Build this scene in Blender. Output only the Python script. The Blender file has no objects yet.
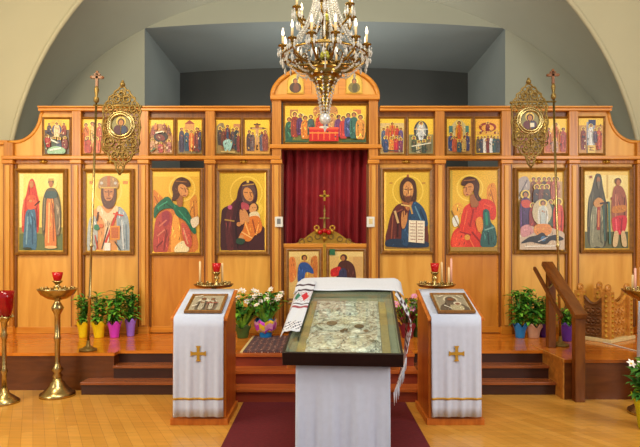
import bpy, math, random
from mathutils import Vector, Matrix
C = bpy.context.scene.collection
R = math.radians
PI = math.pi

# ------------------------------------------------------------------ helpers
def lin(c):
    r = []
    for v in c[:3]:
        v = v / 255.0
        r.append(v / 12.92 if v <= 0.04045 else ((v + 0.055) / 1.055) ** 2.4)
    return (r[0], r[1], r[2], 1.0)

F = 540.0
CH = 1.6
HY = 250.0
def PX(px, Y): return (px - 320.0) * Y / F
def PZ(py, Y): return CH + (HY - py) * Y / F

def tag(o, label=None, cat=None, group=None, kind=None):
    if label: o['label'] = label
    if cat: o['category'] = cat
    if group: o['group'] = group
    if kind: o['kind'] = kind
    return o

def thing(name, label, cat, loc=(0, 0, 0), rotz=0.0, group=None):
    o = bpy.data.objects.new(name, None)
    o.empty_display_size = 0.1
    C.objects.link(o)
    o.location = loc
    o.rotation_euler = (0, 0, rotz)
    return tag(o, label, cat, group)

class MB:
    """collects shapes for one mesh"""
    def __init__(self):
        self.v = []; self.f = []; self.m = []; self.s = []; self.c = []
        self.col = None
    def add(self, verts, faces, mi=0, smooth=False, col=None, M=None):
        b = len(self.v)
        if M is not None: verts = [tuple(M @ Vector(p)) for p in verts]
        self.v += [tuple(p) for p in verts]
        for f in faces:
            self.f.append([i + b for i in f]); self.m.append(mi); self.s.append(smooth); self.c.append(col)
        return self
    def box(self, x0, x1, y0, y1, z0, z1, mi=0, M=None):
        v = [(x0,y0,z0),(x1,y0,z0),(x1,y1,z0),(x0,y1,z0),(x0,y0,z1),(x1,y0,z1),(x1,y1,z1),(x0,y1,z1)]
        f = [(0,3,2,1),(4,5,6,7),(0,1,5,4),(1,2,6,5),(2,3,7,6),(3,0,4,7)]
        return self.add(v, f, mi, False, None, M)
    def prism(self, poly, y0, y1, mi=0, M=None, smooth=False):
        """polygon in xz (counter-clockwise seen from -y) pulled from y0 to y1"""
        n = len(poly)
        v = [(p[0], y0, p[1]) for p in poly] + [(p[0], y1, p[1]) for p in poly]
        self.add(v, [list(range(n)), list(range(2*n-1, n-1, -1))], mi, False, None, M)
        b = len(self.v) - 2*n
        for i in range(n):
            j = (i+1) % n
            self.f.append([b+j, b+i, b+i+n, b+j+n]); self.m.append(mi); self.s.append(smooth); self.c.append(None)
        return self
    def prism_x(self, poly, x0, x1, mi=0, M=None):
        n = len(poly)
        v = [(x0, p[0], p[1]) for p in poly] + [(x1, p[0], p[1]) for p in poly]
        f = [list(range(n)), list(range(2*n-1, n-1, -1))]
        for i in range(n):
            j = (i+1) % n
            f.append([j, i, i+n, j+n])
        return self.add(v, f, mi, False, None, M)
    def lathe(self, prof, c=(0,0,0), n=20, mi=0, smooth=True, M=None, wave=None):
        v = []; f = []
        for (r, z) in prof:
            for k in range(n):
                a = 2*PI*k/n
                rr, zz = r, z
                if wave: rr, zz = wave(r, z, a)
                v.append((c[0]+rr*math.cos(a), c[1]+rr*math.sin(a), c[2]+zz))
        for i in range(len(prof)-1):
            for k in range(n):
                k2 = (k+1) % n
                f.append((i*n+k, i*n+k2, (i+1)*n+k2, (i+1)*n+k))
        f.append(list(range(n-1, -1, -1)))
        f.append([(len(prof)-1)*n+k for k in range(n)])
        return self.add(v, f, mi, smooth, None, M)
    def tube(self, pts, r, n=8, mi=0, M=None):
        pts = [Vector(p) for p in pts]
        rs = r if isinstance(r, (list, tuple)) else [r]*len(pts)
        v = []; f = []
        up = Vector((0.013, 0.021, 1.0)).normalized()
        for i, p in enumerate(pts):
            t = (pts[min(i+1, len(pts)-1)] - pts[max(i-1, 0)]).normalized()
            a = t.cross(up)
            if a.length < 1e-3: a = t.cross(Vector((1, 0, 0)))
            a.normalize(); b = t.cross(a)
            for k in range(n):
                q = 2*PI*k/n
                v.append(tuple(p + (a*math.cos(q) + b*math.sin(q))*rs[i]))
        for i in range(len(pts)-1):
            for k in range(n):
                k2 = (k+1) % n
                f.append((i*n+k, i*n+k2, (i+1)*n+k2, (i+1)*n+k))
        f.append(list(range(n-1, -1, -1))); f.append([(len(pts)-1)*n+k for k in range(n)])
        return self.add(v, f, mi, True, None, M)
    def ball(self, c, r, mi=0, n=10, sz=1.0, M=None):
        prof = []
        m = max(4, n//2)
        for i in range(m+1):
            a = -PI/2 + PI*i/m
            prof.append((max(1e-4, r*math.cos(a)), r*sz*math.sin(a)))
        return self.lathe(prof, c, n, mi, True, M)
    def octa(self, c, r, h, mi=0, M=None):
        x, y, z = c
        v = [(x+r,y,z),(x,y+r,z),(x-r,y,z),(x,y-r,z),(x,y,z+h),(x,y,z-h)]
        f = [(0,1,4),(1,2,4),(2,3,4),(3,0,4),(1,0,5),(2,1,5),(3,2,5),(0,3,5)]
        return self.add(v, f, mi, False, None, M)
    def torus(self, c, R0, r, n=28, k=8, mi=0, M=None):
        """ring in the xz plane"""
        v = []; f = []
        for i in range(n):
            a = 2*PI*i/n
            for j in range(k):
                b = 2*PI*j/k
                rr = R0 + r*math.cos(b)
                v.append((c[0]+rr*math.cos(a), c[1]+r*math.sin(b), c[2]+rr*math.sin(a)))
        for i in range(n):
            for j in range(k):
                f.append((i*k+j, i*k+(j+1)%k, ((i+1)%n)*k+(j+1)%k, ((i+1)%n)*k+j))
        return self.add(v, f, mi, True, None, M)
    def build(self, name, mats, parent=None, local=False, bevel=0.0, solid=0.0):
        vs = self.v
        if parent is not None and not local:
            L = parent.location
            vs = [(p[0]-L.x, p[1]-L.y, p[2]-L.z) for p in vs]
        me = bpy.data.meshes.new(name)
        me.from_pydata(vs, [], self.f)
        if not isinstance(mats, (list, tuple)): mats = [mats]
        for m in mats: me.materials.append(m)
        me.polygons.foreach_set('material_index', self.m)
        me.polygons.foreach_set('use_smooth', self.s)
        if any(c is not None for c in self.c):
            at = me.color_attributes.new('Col', 'FLOAT_COLOR', 'CORNER')
            buf = []
            for p in me.polygons:
                c = self.c[p.index] or (0.5, 0.5, 0.5, 1)
                buf += list(c) * p.loop_total
            at.data.foreach_set('color', buf)
        me.update()
        o = bpy.data.objects.new(name, me)
        C.objects.link(o)
        if parent is not None: o.parent = parent
        if bevel:
            b = o.modifiers.new('bevel', 'BEVEL'); b.width = bevel; b.segments = 2; b.limit_method = 'ANGLE'
        if solid:
            s = o.modifiers.new('solid', 'SOLIDIFY'); s.thickness = solid; s.offset = 0
        return o

def copy_tree(o, parent=None):
    c = o.copy(); C.objects.link(c)
    if parent is not None: c.parent = parent
    for ch in list(o.children): copy_tree(ch, c)
    return c

# ------------------------------------------------------------------ materials
def new_mat(name):
    m = bpy.data.materials.new(name); m.use_nodes = True
    nt = m.node_tree
    return m, nt, nt.nodes['Principled BSDF']

def wood(name, c1, c2, rough=0.35, scale=(14, 14, 1.3), bump=0.05, spec=0.5):
    m, nt, b = new_mat(name)
    tc = nt.nodes.new('ShaderNodeTexCoord'); mp = nt.nodes.new('ShaderNodeMapping')
    mp.inputs['Scale'].default_value = scale
    nt.links.new(tc.outputs['Object'], mp.inputs['Vector'])
    n = nt.nodes.new('ShaderNodeTexNoise'); n.inputs['Scale'].default_value = 1.6
    n.inputs['Detail'].default_value = 5; n.inputs['Distortion'].default_value = 0.6
    nt.links.new(mp.outputs['Vector'], n.inputs['Vector'])
    cr = nt.nodes.new('ShaderNodeValToRGB')
    cr.color_ramp.elements[0].position = 0.3; cr.color_ramp.elements[0].color = lin(c1)
    cr.color_ramp.elements[1].position = 0.7; cr.color_ramp.elements[1].color = lin(c2)
    nt.links.new(n.outputs['Fac'], cr.inputs['Fac'])
    nt.links.new(cr.outputs['Color'], b.inputs['Base Color'])
    b.inputs['Roughness'].default_value = rough
    b.inputs['Specular IOR Level'].default_value = spec
    if bump:
        bp = nt.nodes.new('ShaderNodeBump'); bp.inputs['Strength'].default_value = bump; bp.inputs['Distance'].default_value = 0.01
        nt.links.new(n.outputs['Fac'], bp.inputs['Height']); nt.links.new(bp.outputs['Normal'], b.inputs['Normal'])
    return m

def plain(name, c, rough=0.6, metal=0.0, var=0.08, scale=9.0, bump=0.0, spec=0.5):
    m, nt, b = new_mat(name)
    tc = nt.nodes.new('ShaderNodeTexCoord')
    n = nt.nodes.new('ShaderNodeTexNoise'); n.inputs['Scale'].default_value = scale; n.inputs['Detail'].default_value = 4
    nt.links.new(tc.outputs['Object'], n.inputs['Vector'])
    cr = nt.nodes.new('ShaderNodeValToRGB')
    L = lin(c)
    cr.color_ramp.elements[0].position = 0.3; cr.color_ramp.elements[0].color = tuple(max(0, x*(1-var)) for x in L[:3]) + (1,)
    cr.color_ramp.elements[1].position = 0.7; cr.color_ramp.elements[1].color = tuple(min(1, x*(1+var)) for x in L[:3]) + (1,)
    nt.links.new(n.outputs['Fac'], cr.inputs['Fac'])
    nt.links.new(cr.outputs['Color'], b.inputs['Base Color'])
    b.inputs['Roughness'].default_value = rough; b.inputs['Metallic'].default_value = metal
    b.inputs['Specular IOR Level'].default_value = spec
    if bump:
        bp = nt.nodes.new('ShaderNodeBump'); bp.inputs['Strength'].default_value = bump; bp.inputs['Distance'].default_value = 0.01
        nt.links.new(n.outputs['Fac'], bp.inputs['Height']); nt.links.new(bp.outputs['Normal'], b.inputs['Normal'])
    return m

def paint_mat(name, rough=0.4, mott=0.3, scale=60):
    m, nt, b = new_mat(name)
    at = nt.nodes.new('ShaderNodeAttribute'); at.attribute_name = 'Col'
    tc = nt.nodes.new('ShaderNodeTexCoord')
    n = nt.nodes.new('ShaderNodeTexNoise'); n.inputs['Scale'].default_value = scale; n.inputs['Detail'].default_value = 3
    nt.links.new(tc.outputs['Object'], n.inputs['Vector'])
    mr = nt.nodes.new('ShaderNodeMapRange')
    mr.inputs['From Min'].default_value = 0.25; mr.inputs['From Max'].default_value = 0.75
    mr.inputs['To Min'].default_value = 1 - mott; mr.inputs['To Max'].default_value = 1 + mott*0.7
    nt.links.new(n.outputs['Fac'], mr.inputs['Value'])
    mx = nt.nodes.new('ShaderNodeVectorMath'); mx.operation = 'SCALE'
    nt.links.new(at.outputs['Color'], mx.inputs[0]); nt.links.new(mr.outputs['Result'], mx.inputs['Scale'])
    nt.links.new(mx.outputs['Vector'], b.inputs['Base Color'])
    b.inputs['Roughness'].default_value = rough
    return m

def glass(name, c, alpha=0.25, rough=0.05):
    m, nt, b = new_mat(name)
    out = nt.nodes['Material Output']
    tr = nt.nodes.new('ShaderNodeBsdfTransparent'); tr.inputs['Color'].default_value = c
    gl = nt.nodes.new('ShaderNodeBsdfGlossy'); gl.inputs['Roughness'].default_value = rough
    fr = nt.nodes.new('ShaderNodeFresnel'); fr.inputs['IOR'].default_value = 1.45
    mx = nt.nodes.new('ShaderNodeMixShader')
    ad = nt.nodes.new('ShaderNodeMath'); ad.operation = 'MULTIPLY'; ad.inputs[1].default_value = alpha
    nt.links.new(fr.outputs['Fac'], ad.inputs[0])
    nt.links.new(ad.outputs['Value'], mx.inputs['Fac'])
    nt.links.new(tr.outputs['BSDF'], mx.inputs[1]); nt.links.new(gl.outputs['BSDF'], mx.inputs[2])
    nt.links.new(mx.outputs['Shader'], out.inputs['Surface'])
    return m

def emit(name, c, s):
    m, nt, b = new_mat(name)
    b.inputs['Base Color'].default_value = c
    b.inputs['Emission Color'].default_value = c; b.inputs['Emission Strength'].default_value = s
    return m

def planks(name, c1, c2, c3, w, l, rough, rot=0.0):
    m, nt, b = new_mat(name)
    tc = nt.nodes.new('ShaderNodeTexCoord'); mp = nt.nodes.new('ShaderNodeMapping')
    mp.inputs['Rotation'].default_value = (0, 0, rot)
    nt.links.new(tc.outputs['Object'], mp.inputs['Vector'])
    br = nt.nodes.new('ShaderNodeTexBrick')
    br.inputs['Scale'].default_value = 1.0
    br.inputs['Brick Width'].default_value = l; br.inputs['Row Height'].default_value = w
    br.inputs['Mortar Size'].default_value = 0.0015
    br.inputs['Color1'].default_value = lin(c1); br.inputs['Color2'].default_value = lin(c2); br.inputs['Mortar'].default_value = lin(c3)
    nt.links.new(mp.outputs['Vector'], br.inputs['Vector'])
    mp2 = nt.nodes.new('ShaderNodeMapping'); mp2.inputs['Scale'].default_value = (1.2, 16, 16); mp2.inputs['Rotation'].default_value = (0, 0, rot)
    nt.links.new(tc.outputs['Object'], mp2.inputs['Vector'])
    n = nt.nodes.new('ShaderNodeTexNoise'); n.inputs['Scale'].default_value = 1.5; n.inputs['Detail'].default_value = 5
    nt.links.new(mp2.outputs['Vector'], n.inputs['Vector'])
    mr = nt.nodes.new('ShaderNodeMapRange'); mr.inputs['To Min'].default_value = 0.7; mr.inputs['To Max'].default_value = 1.3
    nt.links.new(n.outputs['Fac'], mr.inputs['Value'])
    mx = nt.nodes.new('ShaderNodeVectorMath'); mx.operation = 'SCALE'
    nt.links.new(br.outputs['Color'], mx.inputs[0]); nt.links.new(mr.outputs['Result'], mx.inputs['Scale'])
    nt.links.new(mx.outputs['Vector'], b.inputs['Base Color'])
    b.inputs['Roughness'].default_value = rough
    return m

M = {}
M['doorwood'] = wood('deeper orange door wood', (184, 110, 24), (208, 138, 44), 0.38, (6, 6, 0.7))
M['panel'] = wood('honey wood panel', (206, 142, 46), (230, 172, 74), 0.4, (5, 5, 0.7))
M['post'] = wood('honey wood post', (168, 100, 24), (206, 138, 46), 0.35, (20, 20, 1.0))
M['beam'] = wood('honey wood beam', (194, 118, 22), (222, 150, 48), 0.35, (1.0, 20, 20))
M['edge'] = wood('dark wood edge', (106, 58, 14), (134, 80, 24), 0.4, (20, 20, 1))
M['frame'] = wood('olive brown icon frame', (112, 70, 18), (150, 100, 34), 0.35, (16, 16, 16))
M['gilt'] = plain('gilt moulding', (190, 145, 50), 0.35, 0.6, 0.15, 30)
M['paint'] = paint_mat('icon paint', 0.38, 0.3, 70)
M['brass'] = plain('polished brass', (184, 162, 108), 0.27, 1.0, 0.12, 20)
M['dbrass'] = plain('old brass filigree', (140, 114, 56), 0.45, 0.6, 0.25, 45, 0.2)
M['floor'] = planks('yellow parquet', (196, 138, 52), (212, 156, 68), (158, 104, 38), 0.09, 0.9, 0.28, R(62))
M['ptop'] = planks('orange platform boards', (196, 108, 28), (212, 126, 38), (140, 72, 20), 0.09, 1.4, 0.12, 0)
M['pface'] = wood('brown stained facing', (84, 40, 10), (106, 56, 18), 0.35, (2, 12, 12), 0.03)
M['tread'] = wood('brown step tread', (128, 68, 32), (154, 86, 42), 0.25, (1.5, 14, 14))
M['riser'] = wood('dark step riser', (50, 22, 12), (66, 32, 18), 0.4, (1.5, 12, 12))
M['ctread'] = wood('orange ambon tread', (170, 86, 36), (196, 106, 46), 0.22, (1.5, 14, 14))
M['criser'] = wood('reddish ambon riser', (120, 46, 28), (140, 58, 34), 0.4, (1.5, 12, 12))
M['rail'] = wood('brown handrail wood', (92, 46, 14), (124, 70, 24), 0.25, (10, 2, 2))
M['lectern'] = wood('orange lectern wood', (182, 96, 26), (206, 120, 40), 0.35, (14, 14, 1))
M['cloth'] = plain('white cloth', (196, 205, 224), 0.9, 0, 0.03, 25)
M['towel'] = paint_mat('embroidered linen', 0.9, 0.06, 80)
M['gold_thread'] = plain('gold thread', (186, 142, 40), 0.5, 0.2, 0.15, 60)
M['redglass'] = plain('red lamp glass', (190, 18, 24), 0.1, 0, 0.1, 12)
M['redlamp'] = plain('deep red lamp glass', (140, 8, 16), 0.08, 0, 0.2, 14)
M['chbrass'] = plain('chandelier brass', (150, 122, 62), 0.22, 1.0, 0.2, 20)
M['wax'] = plain('pale candle wax', (236, 206, 150), 0.5, 0, 0.05, 10)
M['pinkwax'] = plain('pinkish candle wax', (226, 170, 150), 0.5, 0, 0.05, 10)
M['velvet'] = plain('red velvet', (134, 6, 20), 0.75, 0, 0.2, 3)
M['carpet'] = plain('dark red carpet', (96, 14, 24), 0.95, 0, 0.12, 40, 0.3)
M['cream'] = plain('cream plaster', (184, 178, 146), 0.9, 0, 0.03, 1.2)
M['sanct'] = plain('pale grey plaster', (150, 152, 134), 0.9, 0, 0.03, 1.2)
M['alcove'] = plain('slate blue plaster', (126, 134, 130), 0.9, 0, 0.05, 0.9)
M['alcoveback'] = plain('shade darkened slate plaster', (66, 68, 64), 0.9, 0, 0.05, 0.9)  # darker tone stands in for the shade deep in the alcove
M['casewood'] = plain('black brown case wood', (30, 22, 18), 0.3, 0, 0.2, 12)
M['caselining'] = plain('olive case lining', (142, 144, 120), 0.8, 0, 0.06, 20)
M['riza'] = None
M['casegold'] = plain('dull gold border', (176, 158, 108), 0.45, 0.3, 0.12, 30)
M['glass'] = glass('case glass', (0.97, 1, 0.98, 1), 0.14, 0.03)
M['crystal'] = plain('cut crystal', (222, 224, 220), 0.1, 0.25, 0.35, 60)
M['green_glass'] = plain('yellow green glass', (178, 176, 60), 0.12, 0.2, 0.15, 20)
M['bulb'] = emit('warm candle bulb', (1.0, 0.84, 0.6, 1), 2.6)
M['leaf'] = plain('green leaf', (96, 164, 50), 0.5, 0, 0.45, 26)
M['leaf2'] = plain('dark green leaf', (58, 116, 40), 0.5, 0, 0.4, 26)
M['leaf3'] = plain('bright green leaf', (128, 190, 58), 0.5, 0, 0.4, 26)
M['redleaf'] = plain('dark red leaf', (110, 30, 46), 0.5, 0, 0.35, 26)
M['petal'] = plain('white petal', (242, 234, 222), 0.6, 0, 0.05, 30)
M['pinkpetal'] = plain('pink petal', (226, 150, 190), 0.6, 0, 0.15, 30)
M['stamen'] = plain('yellow stamen', (232, 190, 40), 0.6, 0, 0.1, 30)
M['soil'] = plain('potting soil', (52, 36, 24), 0.95, 0, 0.2, 30)
POT = {'yellow': (236, 206, 10), 'magenta': (206, 60, 196), 'lavender': (150, 108, 208), 'green': (62, 92, 40), 'blue': (30, 122, 190),
       'sand': (196, 150, 120), 'purple': (92, 44, 150), 'lime': (196, 196, 20), 'maroon': (120, 26, 46)}
for k, v in POT.items(): M['pot_' + k] = plain(k + ' pot wrap', v, 0.45, 0, 0.1, 12)
M['whiteplastic'] = plain('white plastic', (226, 226, 216), 0.4, 0, 0.02, 10)
M['greyplastic'] = plain('grey plastic', (120, 122, 122), 0.4, 0, 0.02, 10)
M['carved'] = wood('golden carved wood', (168, 104, 36), (214, 148, 60), 0.4, (9, 9, 9), 0.3)
M['carveddark'] = wood('brown carved wood', (100, 58, 24), (134, 84, 36), 0.45, (9, 9, 9), 0.3)
M['inlay'] = plain('pale inlay', (222, 200, 140), 0.5, 0, 0.1, 40)

# silver-gilt relief
def riza_mat():
    m, nt, b = new_mat('silver gilt relief')
    tc = nt.nodes.new('ShaderNodeTexCoord')
    vo = nt.nodes.new('ShaderNodeTexNoise'); vo.inputs['Scale'].default_value = 22; vo.inputs['Detail'].default_value = 4; vo.inputs['Distortion'].default_value = 1.2
    nt.links.new(tc.outputs['Object'], vo.inputs['Vector'])
    cr = nt.nodes.new('ShaderNodeValToRGB')
    cr.color_ramp.elements[0].position = 0.32; cr.color_ramp.elements[0].color = lin((122, 119, 100))
    cr.color_ramp.elements[1].position = 0.6; cr.color_ramp.elements[1].color = lin((232, 233, 220))
    nt.links.new(vo.outputs['Fac'], cr.inputs['Fac']); nt.links.new(cr.outputs['Color'], b.inputs['Base Color'])
    b.inputs['Metallic'].default_value = 0.35; b.inputs['Roughness'].default_value = 0.4
    bp = nt.nodes.new('ShaderNodeBump'); bp.inputs['Strength'].default_value = 0.7; bp.inputs['Distance'].default_value = 0.02
    nt.links.new(vo.outputs['Fac'], bp.inputs['Height']); nt.links.new(bp.outputs['Normal'], b.inputs['Normal'])
    return m
M['riza'] = riza_mat()

def rug_mat():
    m, nt, b = new_mat('patterned rug pile')
    tc = nt.nodes.new('ShaderNodeTexCoord')
    mp = nt.nodes.new('ShaderNodeMapping'); mp.inputs['Scale'].default_value = (14, 14, 14)
    nt.links.new(tc.outputs['Object'], mp.inputs['Vector'])
    vo = nt.nodes.new('ShaderNodeTexVoronoi'); vo.distance = 'MANHATTAN'; vo.inputs['Randomness'].default_value = 0.35; vo.inputs['Scale'].default_value = 1.0
    nt.links.new(mp.outputs['Vector'], vo.inputs['Vector'])
    cr = nt.nodes.new('ShaderNodeValToRGB'); cr.color_ramp.interpolation = 'CONSTANT'
    e = cr.color_ramp.elements
    e[0].position = 0; e[0].color = lin((196, 176, 160)); e[1].position = 0.22; e[1].color = lin((92, 40, 44))
    q = e.new(0.42); q.color = lin((124, 84, 76)); q = e.new(0.6); q.color = lin((70, 56, 66))
    nt.links.new(vo.outputs['Distance'], cr.inputs['Fac']); nt.links.new(cr.outputs['Color'], b.inputs['Base Color'])
    b.inputs['Roughness'].default_value = 0.95
    return m
M['rug'] = rug_mat()

# ------------------------------------------------------------------ painting on panels
def spline(pts, k=4):
    n = len(pts); out = []
    for i in range(n):
        p0, p1, p2, p3 = pts[(i-1) % n], pts[i], pts[(i+1) % n], pts[(i+2) % n]
        for j in range(k):
            t = j / k
            out.append(tuple(0.5*((2*p1[d]) + (-p0[d]+p2[d])*t + (2*p0[d]-5*p1[d]+4*p2[d]-p3[d])*t*t + (-p0[d]+3*p1[d]-3*p2[d]+p3[d])*t**3) for d in (0, 1)))
    return out

class Paint:
    """a painted panel; u runs right 0..1, v runs down 0..1; r of a circle is a share of the width"""
    def __init__(self, w, h, bg, mask=None, step=0.00022):
        self.w, self.h, self.mb, self.k, self.step = w, h, MB(), 0, step
        self.mb.box(-w/2, w/2, 0, 0.012, -h/2, h/2)
        for i in range(len(self.mb.c)): self.mb.c[i] = lin(bg)
    def _put(self, pts, col):
        self.k += 1
        y = -self.k*self.step
        v = []
        for (u, q) in pts:
            u = min(1, max(0, u)); q = min(1, max(0, q))
            v.append(((u-0.5)*self.w, y, (0.5-q)*self.h))
        self.mb.add(v, [list(range(len(v)))], 0, False, lin(col))
        return self
    def poly(self, pts, col, sm=True):
        q = spline(pts) if sm else pts
        self._put(q, col)
        n = len(q)
        ar = abs(sum(q[i][0]*q[(i+1) % n][1]-q[(i+1) % n][0]*q[i][1] for i in range(n)))/2
        if ar > .028 and sm:
            us = [p[0] for p in q]; vs = [p[1] for p in q]
            def ins(x, y):
                c = False
                for i in range(n):
                    (x1, y1), (x2, y2) = q[i], q[i-1]
                    if (y1 > y) != (y2 > y) and x < (x2-x1)*(y-y1)/(y2-y1)+x1: c = not c
                return c
            rnd = random.Random(int(ar*1e5))
            cu = sum(us)/n; v0 = min(vs); H = max(vs)-v0
            want = min(16, int(5+ar*50)); got = 0
            for _ in range(120):
                if got >= want: break
                x, y = rnd.uniform(min(us), max(us)), rnd.uniform(v0, max(vs))
                L = H*rnd.uniform(.1, .26)
                x2, y2 = x+(x-cu)*.35*L/H+rnd.uniform(-.05, .05), y+L
                if not (ins(x, y) and ins(x2, y2) and ins((x+x2)/2, (y+y2)/2)): continue
                lite = got % 2 == 0
                k = rnd.uniform(1.2, 1.55) if lite else rnd.uniform(.5, .72)
                c = tuple(min(250, int(ch*k+(14 if lite else 0))) for ch in col)
                wd = rnd.uniform(.008, .02)
                mx_, my_ = (x+x2)/2+rnd.uniform(-.02, .02), (y+y2)/2
                self._put([(x, y), (mx_+wd, my_), (x2, y2), (mx_-wd*.3, my_)], c)
                got += 1
        return self
    def rect(self, u0, v0, u1, v1, col): return self._put([(u0,v0),(u1,v0),(u1,v1),(u0,v1)], col)
    def ell(self, u, v, ru, rv, col, rot=0, n=20):
        a = self.w/self.h
        pts = []
        for i in range(n):
            t = 2*PI*i/n
            x, y = ru*math.cos(t), (rv/a)*math.sin(t)
            x, y = x*math.cos(rot)-y*math.sin(rot), x*math.sin(rot)+y*math.cos(rot)
            pts.append((u+x, v+y*a))
        return self._put(pts, col)
    def circ(self, u, v, r, col): return self.ell(u, v, r, r*self.w/self.h, col)
    def line(self, a, b, wd, col):
        dx, dy = (b[0]-a[0])*self.w, (b[1]-a[1])*self.h
        l = math.hypot(dx, dy) or 1
        nx, ny = -dy/l*wd/2, dx/l*wd/2
        nx /= self.w; ny /= self.h
        # widths are shares of the panel width
        nx *= self.w; ny *= self.w
        return self._put([(a[0]+nx, a[1]+ny), (b[0]+nx, b[1]+ny), (b[0]-nx, b[1]-ny), (a[0]-nx, a[1]-ny)], col)
    def fig(self, u, v0, v1, w, robe, under=None, hair=(70, 40, 20), face=(186, 122, 70), halo=(246, 214, 96), low=None):
        """a standing draped figure w wide from v0 (head) to v1 (feet)"""
        H = v1 - v0; a = self.w/self.h
        hr = min(w*0.24, H*0.085/a)
        hv = v0 + hr*a*1.5
        if halo: self.circ(u, hv, hr*1.75, halo)
        dark = tuple(int(c*0.62) for c in robe); lite = tuple(min(255, int(c*1.25+12)) for c in robe)
        sh = hv + hr*a*1.3
        self.poly([(u-w*.16, sh-hr*a*.3), (u+w*.16, sh-hr*a*.3), (u+w*.42, sh+H*.08), (u+w*.5, sh+H*.35), (u+w*.4, v1-H*.03), (u, v1), (u-w*.4, v1-H*.03), (u-w*.5, sh+H*.35), (u-w*.42, sh+H*.08)], robe)
        if low: self.poly([(u-w*.36, v0+H*.6), (u+w*.36, v0+H*.6), (u+w*.38, v1-H*.02), (u-w*.38, v1-H*.02)], low)
        if under: self.poly([(u-w*.12, sh+H*.03), (u+w*.14, sh+H*.03), (u+w*.2, v1-H*.06), (u-w*.18, v1-H*.06)], under)
        self.line((u-w*.3, sh+H*.12), (u-w*.22, v1-H*.1), w*.06, dark)
        self.line((u+w*.32, sh+H*.15), (u+w*.26, v1-H*.1), w*.06, dark)
        self.line((u-w*.38, sh+H*.14), (u-w*.36, v1-H*.3), w*.05, lite)
        self.circ(u, hv-hr*a*.15, hr*1.12, hair)
        self.ell(u, hv+hr*a*.1, hr*.72, hr*a*.9, face)
        if w > .14: self.circ(u-w*.06, sh+H*.17, w*.08, face); self.circ(u+w*.1, sh+H*.2, w*.07, face)
        return self
    def build(self, name, parent, loc, rx=0.0):
        o = self.mb.build(name, M['paint'], parent, True)
        o.location = loc
        o.rotation_euler = (rx, 0, 0)
        return o

GOLD = (240, 198, 52)
# ------------------------------------------------------------------ the setting: room shell
YI = 7.60            # icon screen plane
PH = 0.43            # platform height
YW = 7.86            # front wall of the nave, just behind the screen
def struct(mb, name, mats, bevel=0):
    o = mb.build(name, mats, None, False, bevel); o['kind'] = 'structure'; return o

b = MB(); b.box(-6.6, 6.6, -3.0, 7.0, -0.1, 0.0); struct(b, 'floor', M['floor'])

# platform (solea and sanctuary floor): top boards, facing below, nosing
yl, yr, yc = 6.16, 5.78, 6.31
xl, xr = -2.35, 2.62
b = MB()
b.box(-6.6, xl, yl, 7.0, 0.0, PH-.035, 1); b.box(-6.6, xl+.01, yl-.02, 7.0, PH-.035, PH, 0)
b.box(xr, 6.6, yr, 7.0, 0.0, PH-.035, 1); b.box(xr-.01, 6.6, yr-.02, 7.0, PH-.035, PH, 0)
b.box(xl, xr, yc, 7.0, 0.0, PH-.035, 2); b.box(xl+.01, xr-.01, yc-.02, 7.0, PH-.035, PH, 0)
b.box(-6.6, 6.6, 7.0, 11.8, 0.0, PH, 0)
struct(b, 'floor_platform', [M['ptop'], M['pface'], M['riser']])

# steps along the platform
b = MB()
for (x0, x1, yf, z) in ((xl+.001, xr-.001, 6.13, .287), (-2.64, xr-.001, 5.95, .143)):
    b.box(x0, x1, yf+.015, yc, 0.0, z-.03, 1); b.box(x0, x1, yf-.01, yc, z-.03, z, 0)
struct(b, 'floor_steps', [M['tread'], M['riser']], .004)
# ambon: the middle of the steps juts out
b = MB()
ax0, ax1 = -0.96, 1.06
for (yf, z) in ((6.08, PH+.002), (5.86, .29), (5.66, .145)):
    b.box(ax0, ax1, yf+.015, yc-.0, 0.0 if z < .2 else z-.17, z-.035, 1); b.box(ax0-.005, ax1+.005, yf-.01, yc, z-.035, z, 0)
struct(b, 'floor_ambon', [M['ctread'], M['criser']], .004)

# nave front wall with the great arch
acx, acz, aR = 0.07, 2.23, 4.66
N = 48
arc = [(acx + aR*math.cos(PI - PI*i/N), acz + aR*math.sin(PI*i/N)) for i in range(N+1)]
b = MB()
top = 8.4
for i in range(N):
    (x0, z0), (x1, z1) = arc[i], arc[i+1]
    b.add([(x0,YW,z0),(x1,YW,z1),(x1,YW,top),(x0,YW,top)], [(0,1,2,3)])
b.add([(-6.6,YW,0),(arc[0][0],YW,0),(arc[0][0],YW,top),(-6.6,YW,top)], [(0,1,2,3)])
b.add([(arc[-1][0],YW,0),(6.6,YW,0),(6.6,YW,top),(arc[-1][0],YW,top)], [(0,1,2,3)])
struct(b, 'wall_front', M['cream'])
# raised bead around the arch edge
b = MB()
b.tube([(arc[0][0],YW,0.3)] + [(x,YW,z) for x, z in arc] + [(arc[-1][0],YW,0.3)], 0.035, 8)
struct(b, 'trim_1', M['cream'])

# sanctuary vault from the arch to the back wall
YB = 9.3
ea, eb, ecz = 5.35, 3.85, 2.27
back = [(acx + ea*math.cos(PI - PI*i/N), ecz + eb*math.sin(PI*i/N)) for i in range(N+1)]
b = MB()
prof_f = [(arc[0][0], 0)] + arc + [(arc[-1][0], 0)]
prof_b = [(back[0][0], 0)] + back + [(back[-1][0], 0)]
v = []; K = 6
for k in range(K+1):
    t = k/K
    for (p, q) in zip(prof_f, prof_b):
        v.append((p[0]*(1-t)+q[0]*t, YW+(YB-YW)*t, p[1]*(1-t)+q[1]*t))
n = len(prof_f)
f = [(k*n+i, k*n+i+1, (k+1)*n+i+1, (k+1)*n+i) for k in range(K) for i in range(n-1)]
b.add(v, f, 0, True)
struct(b, 'ceiling_sanctuary', M['sanct'])
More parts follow.
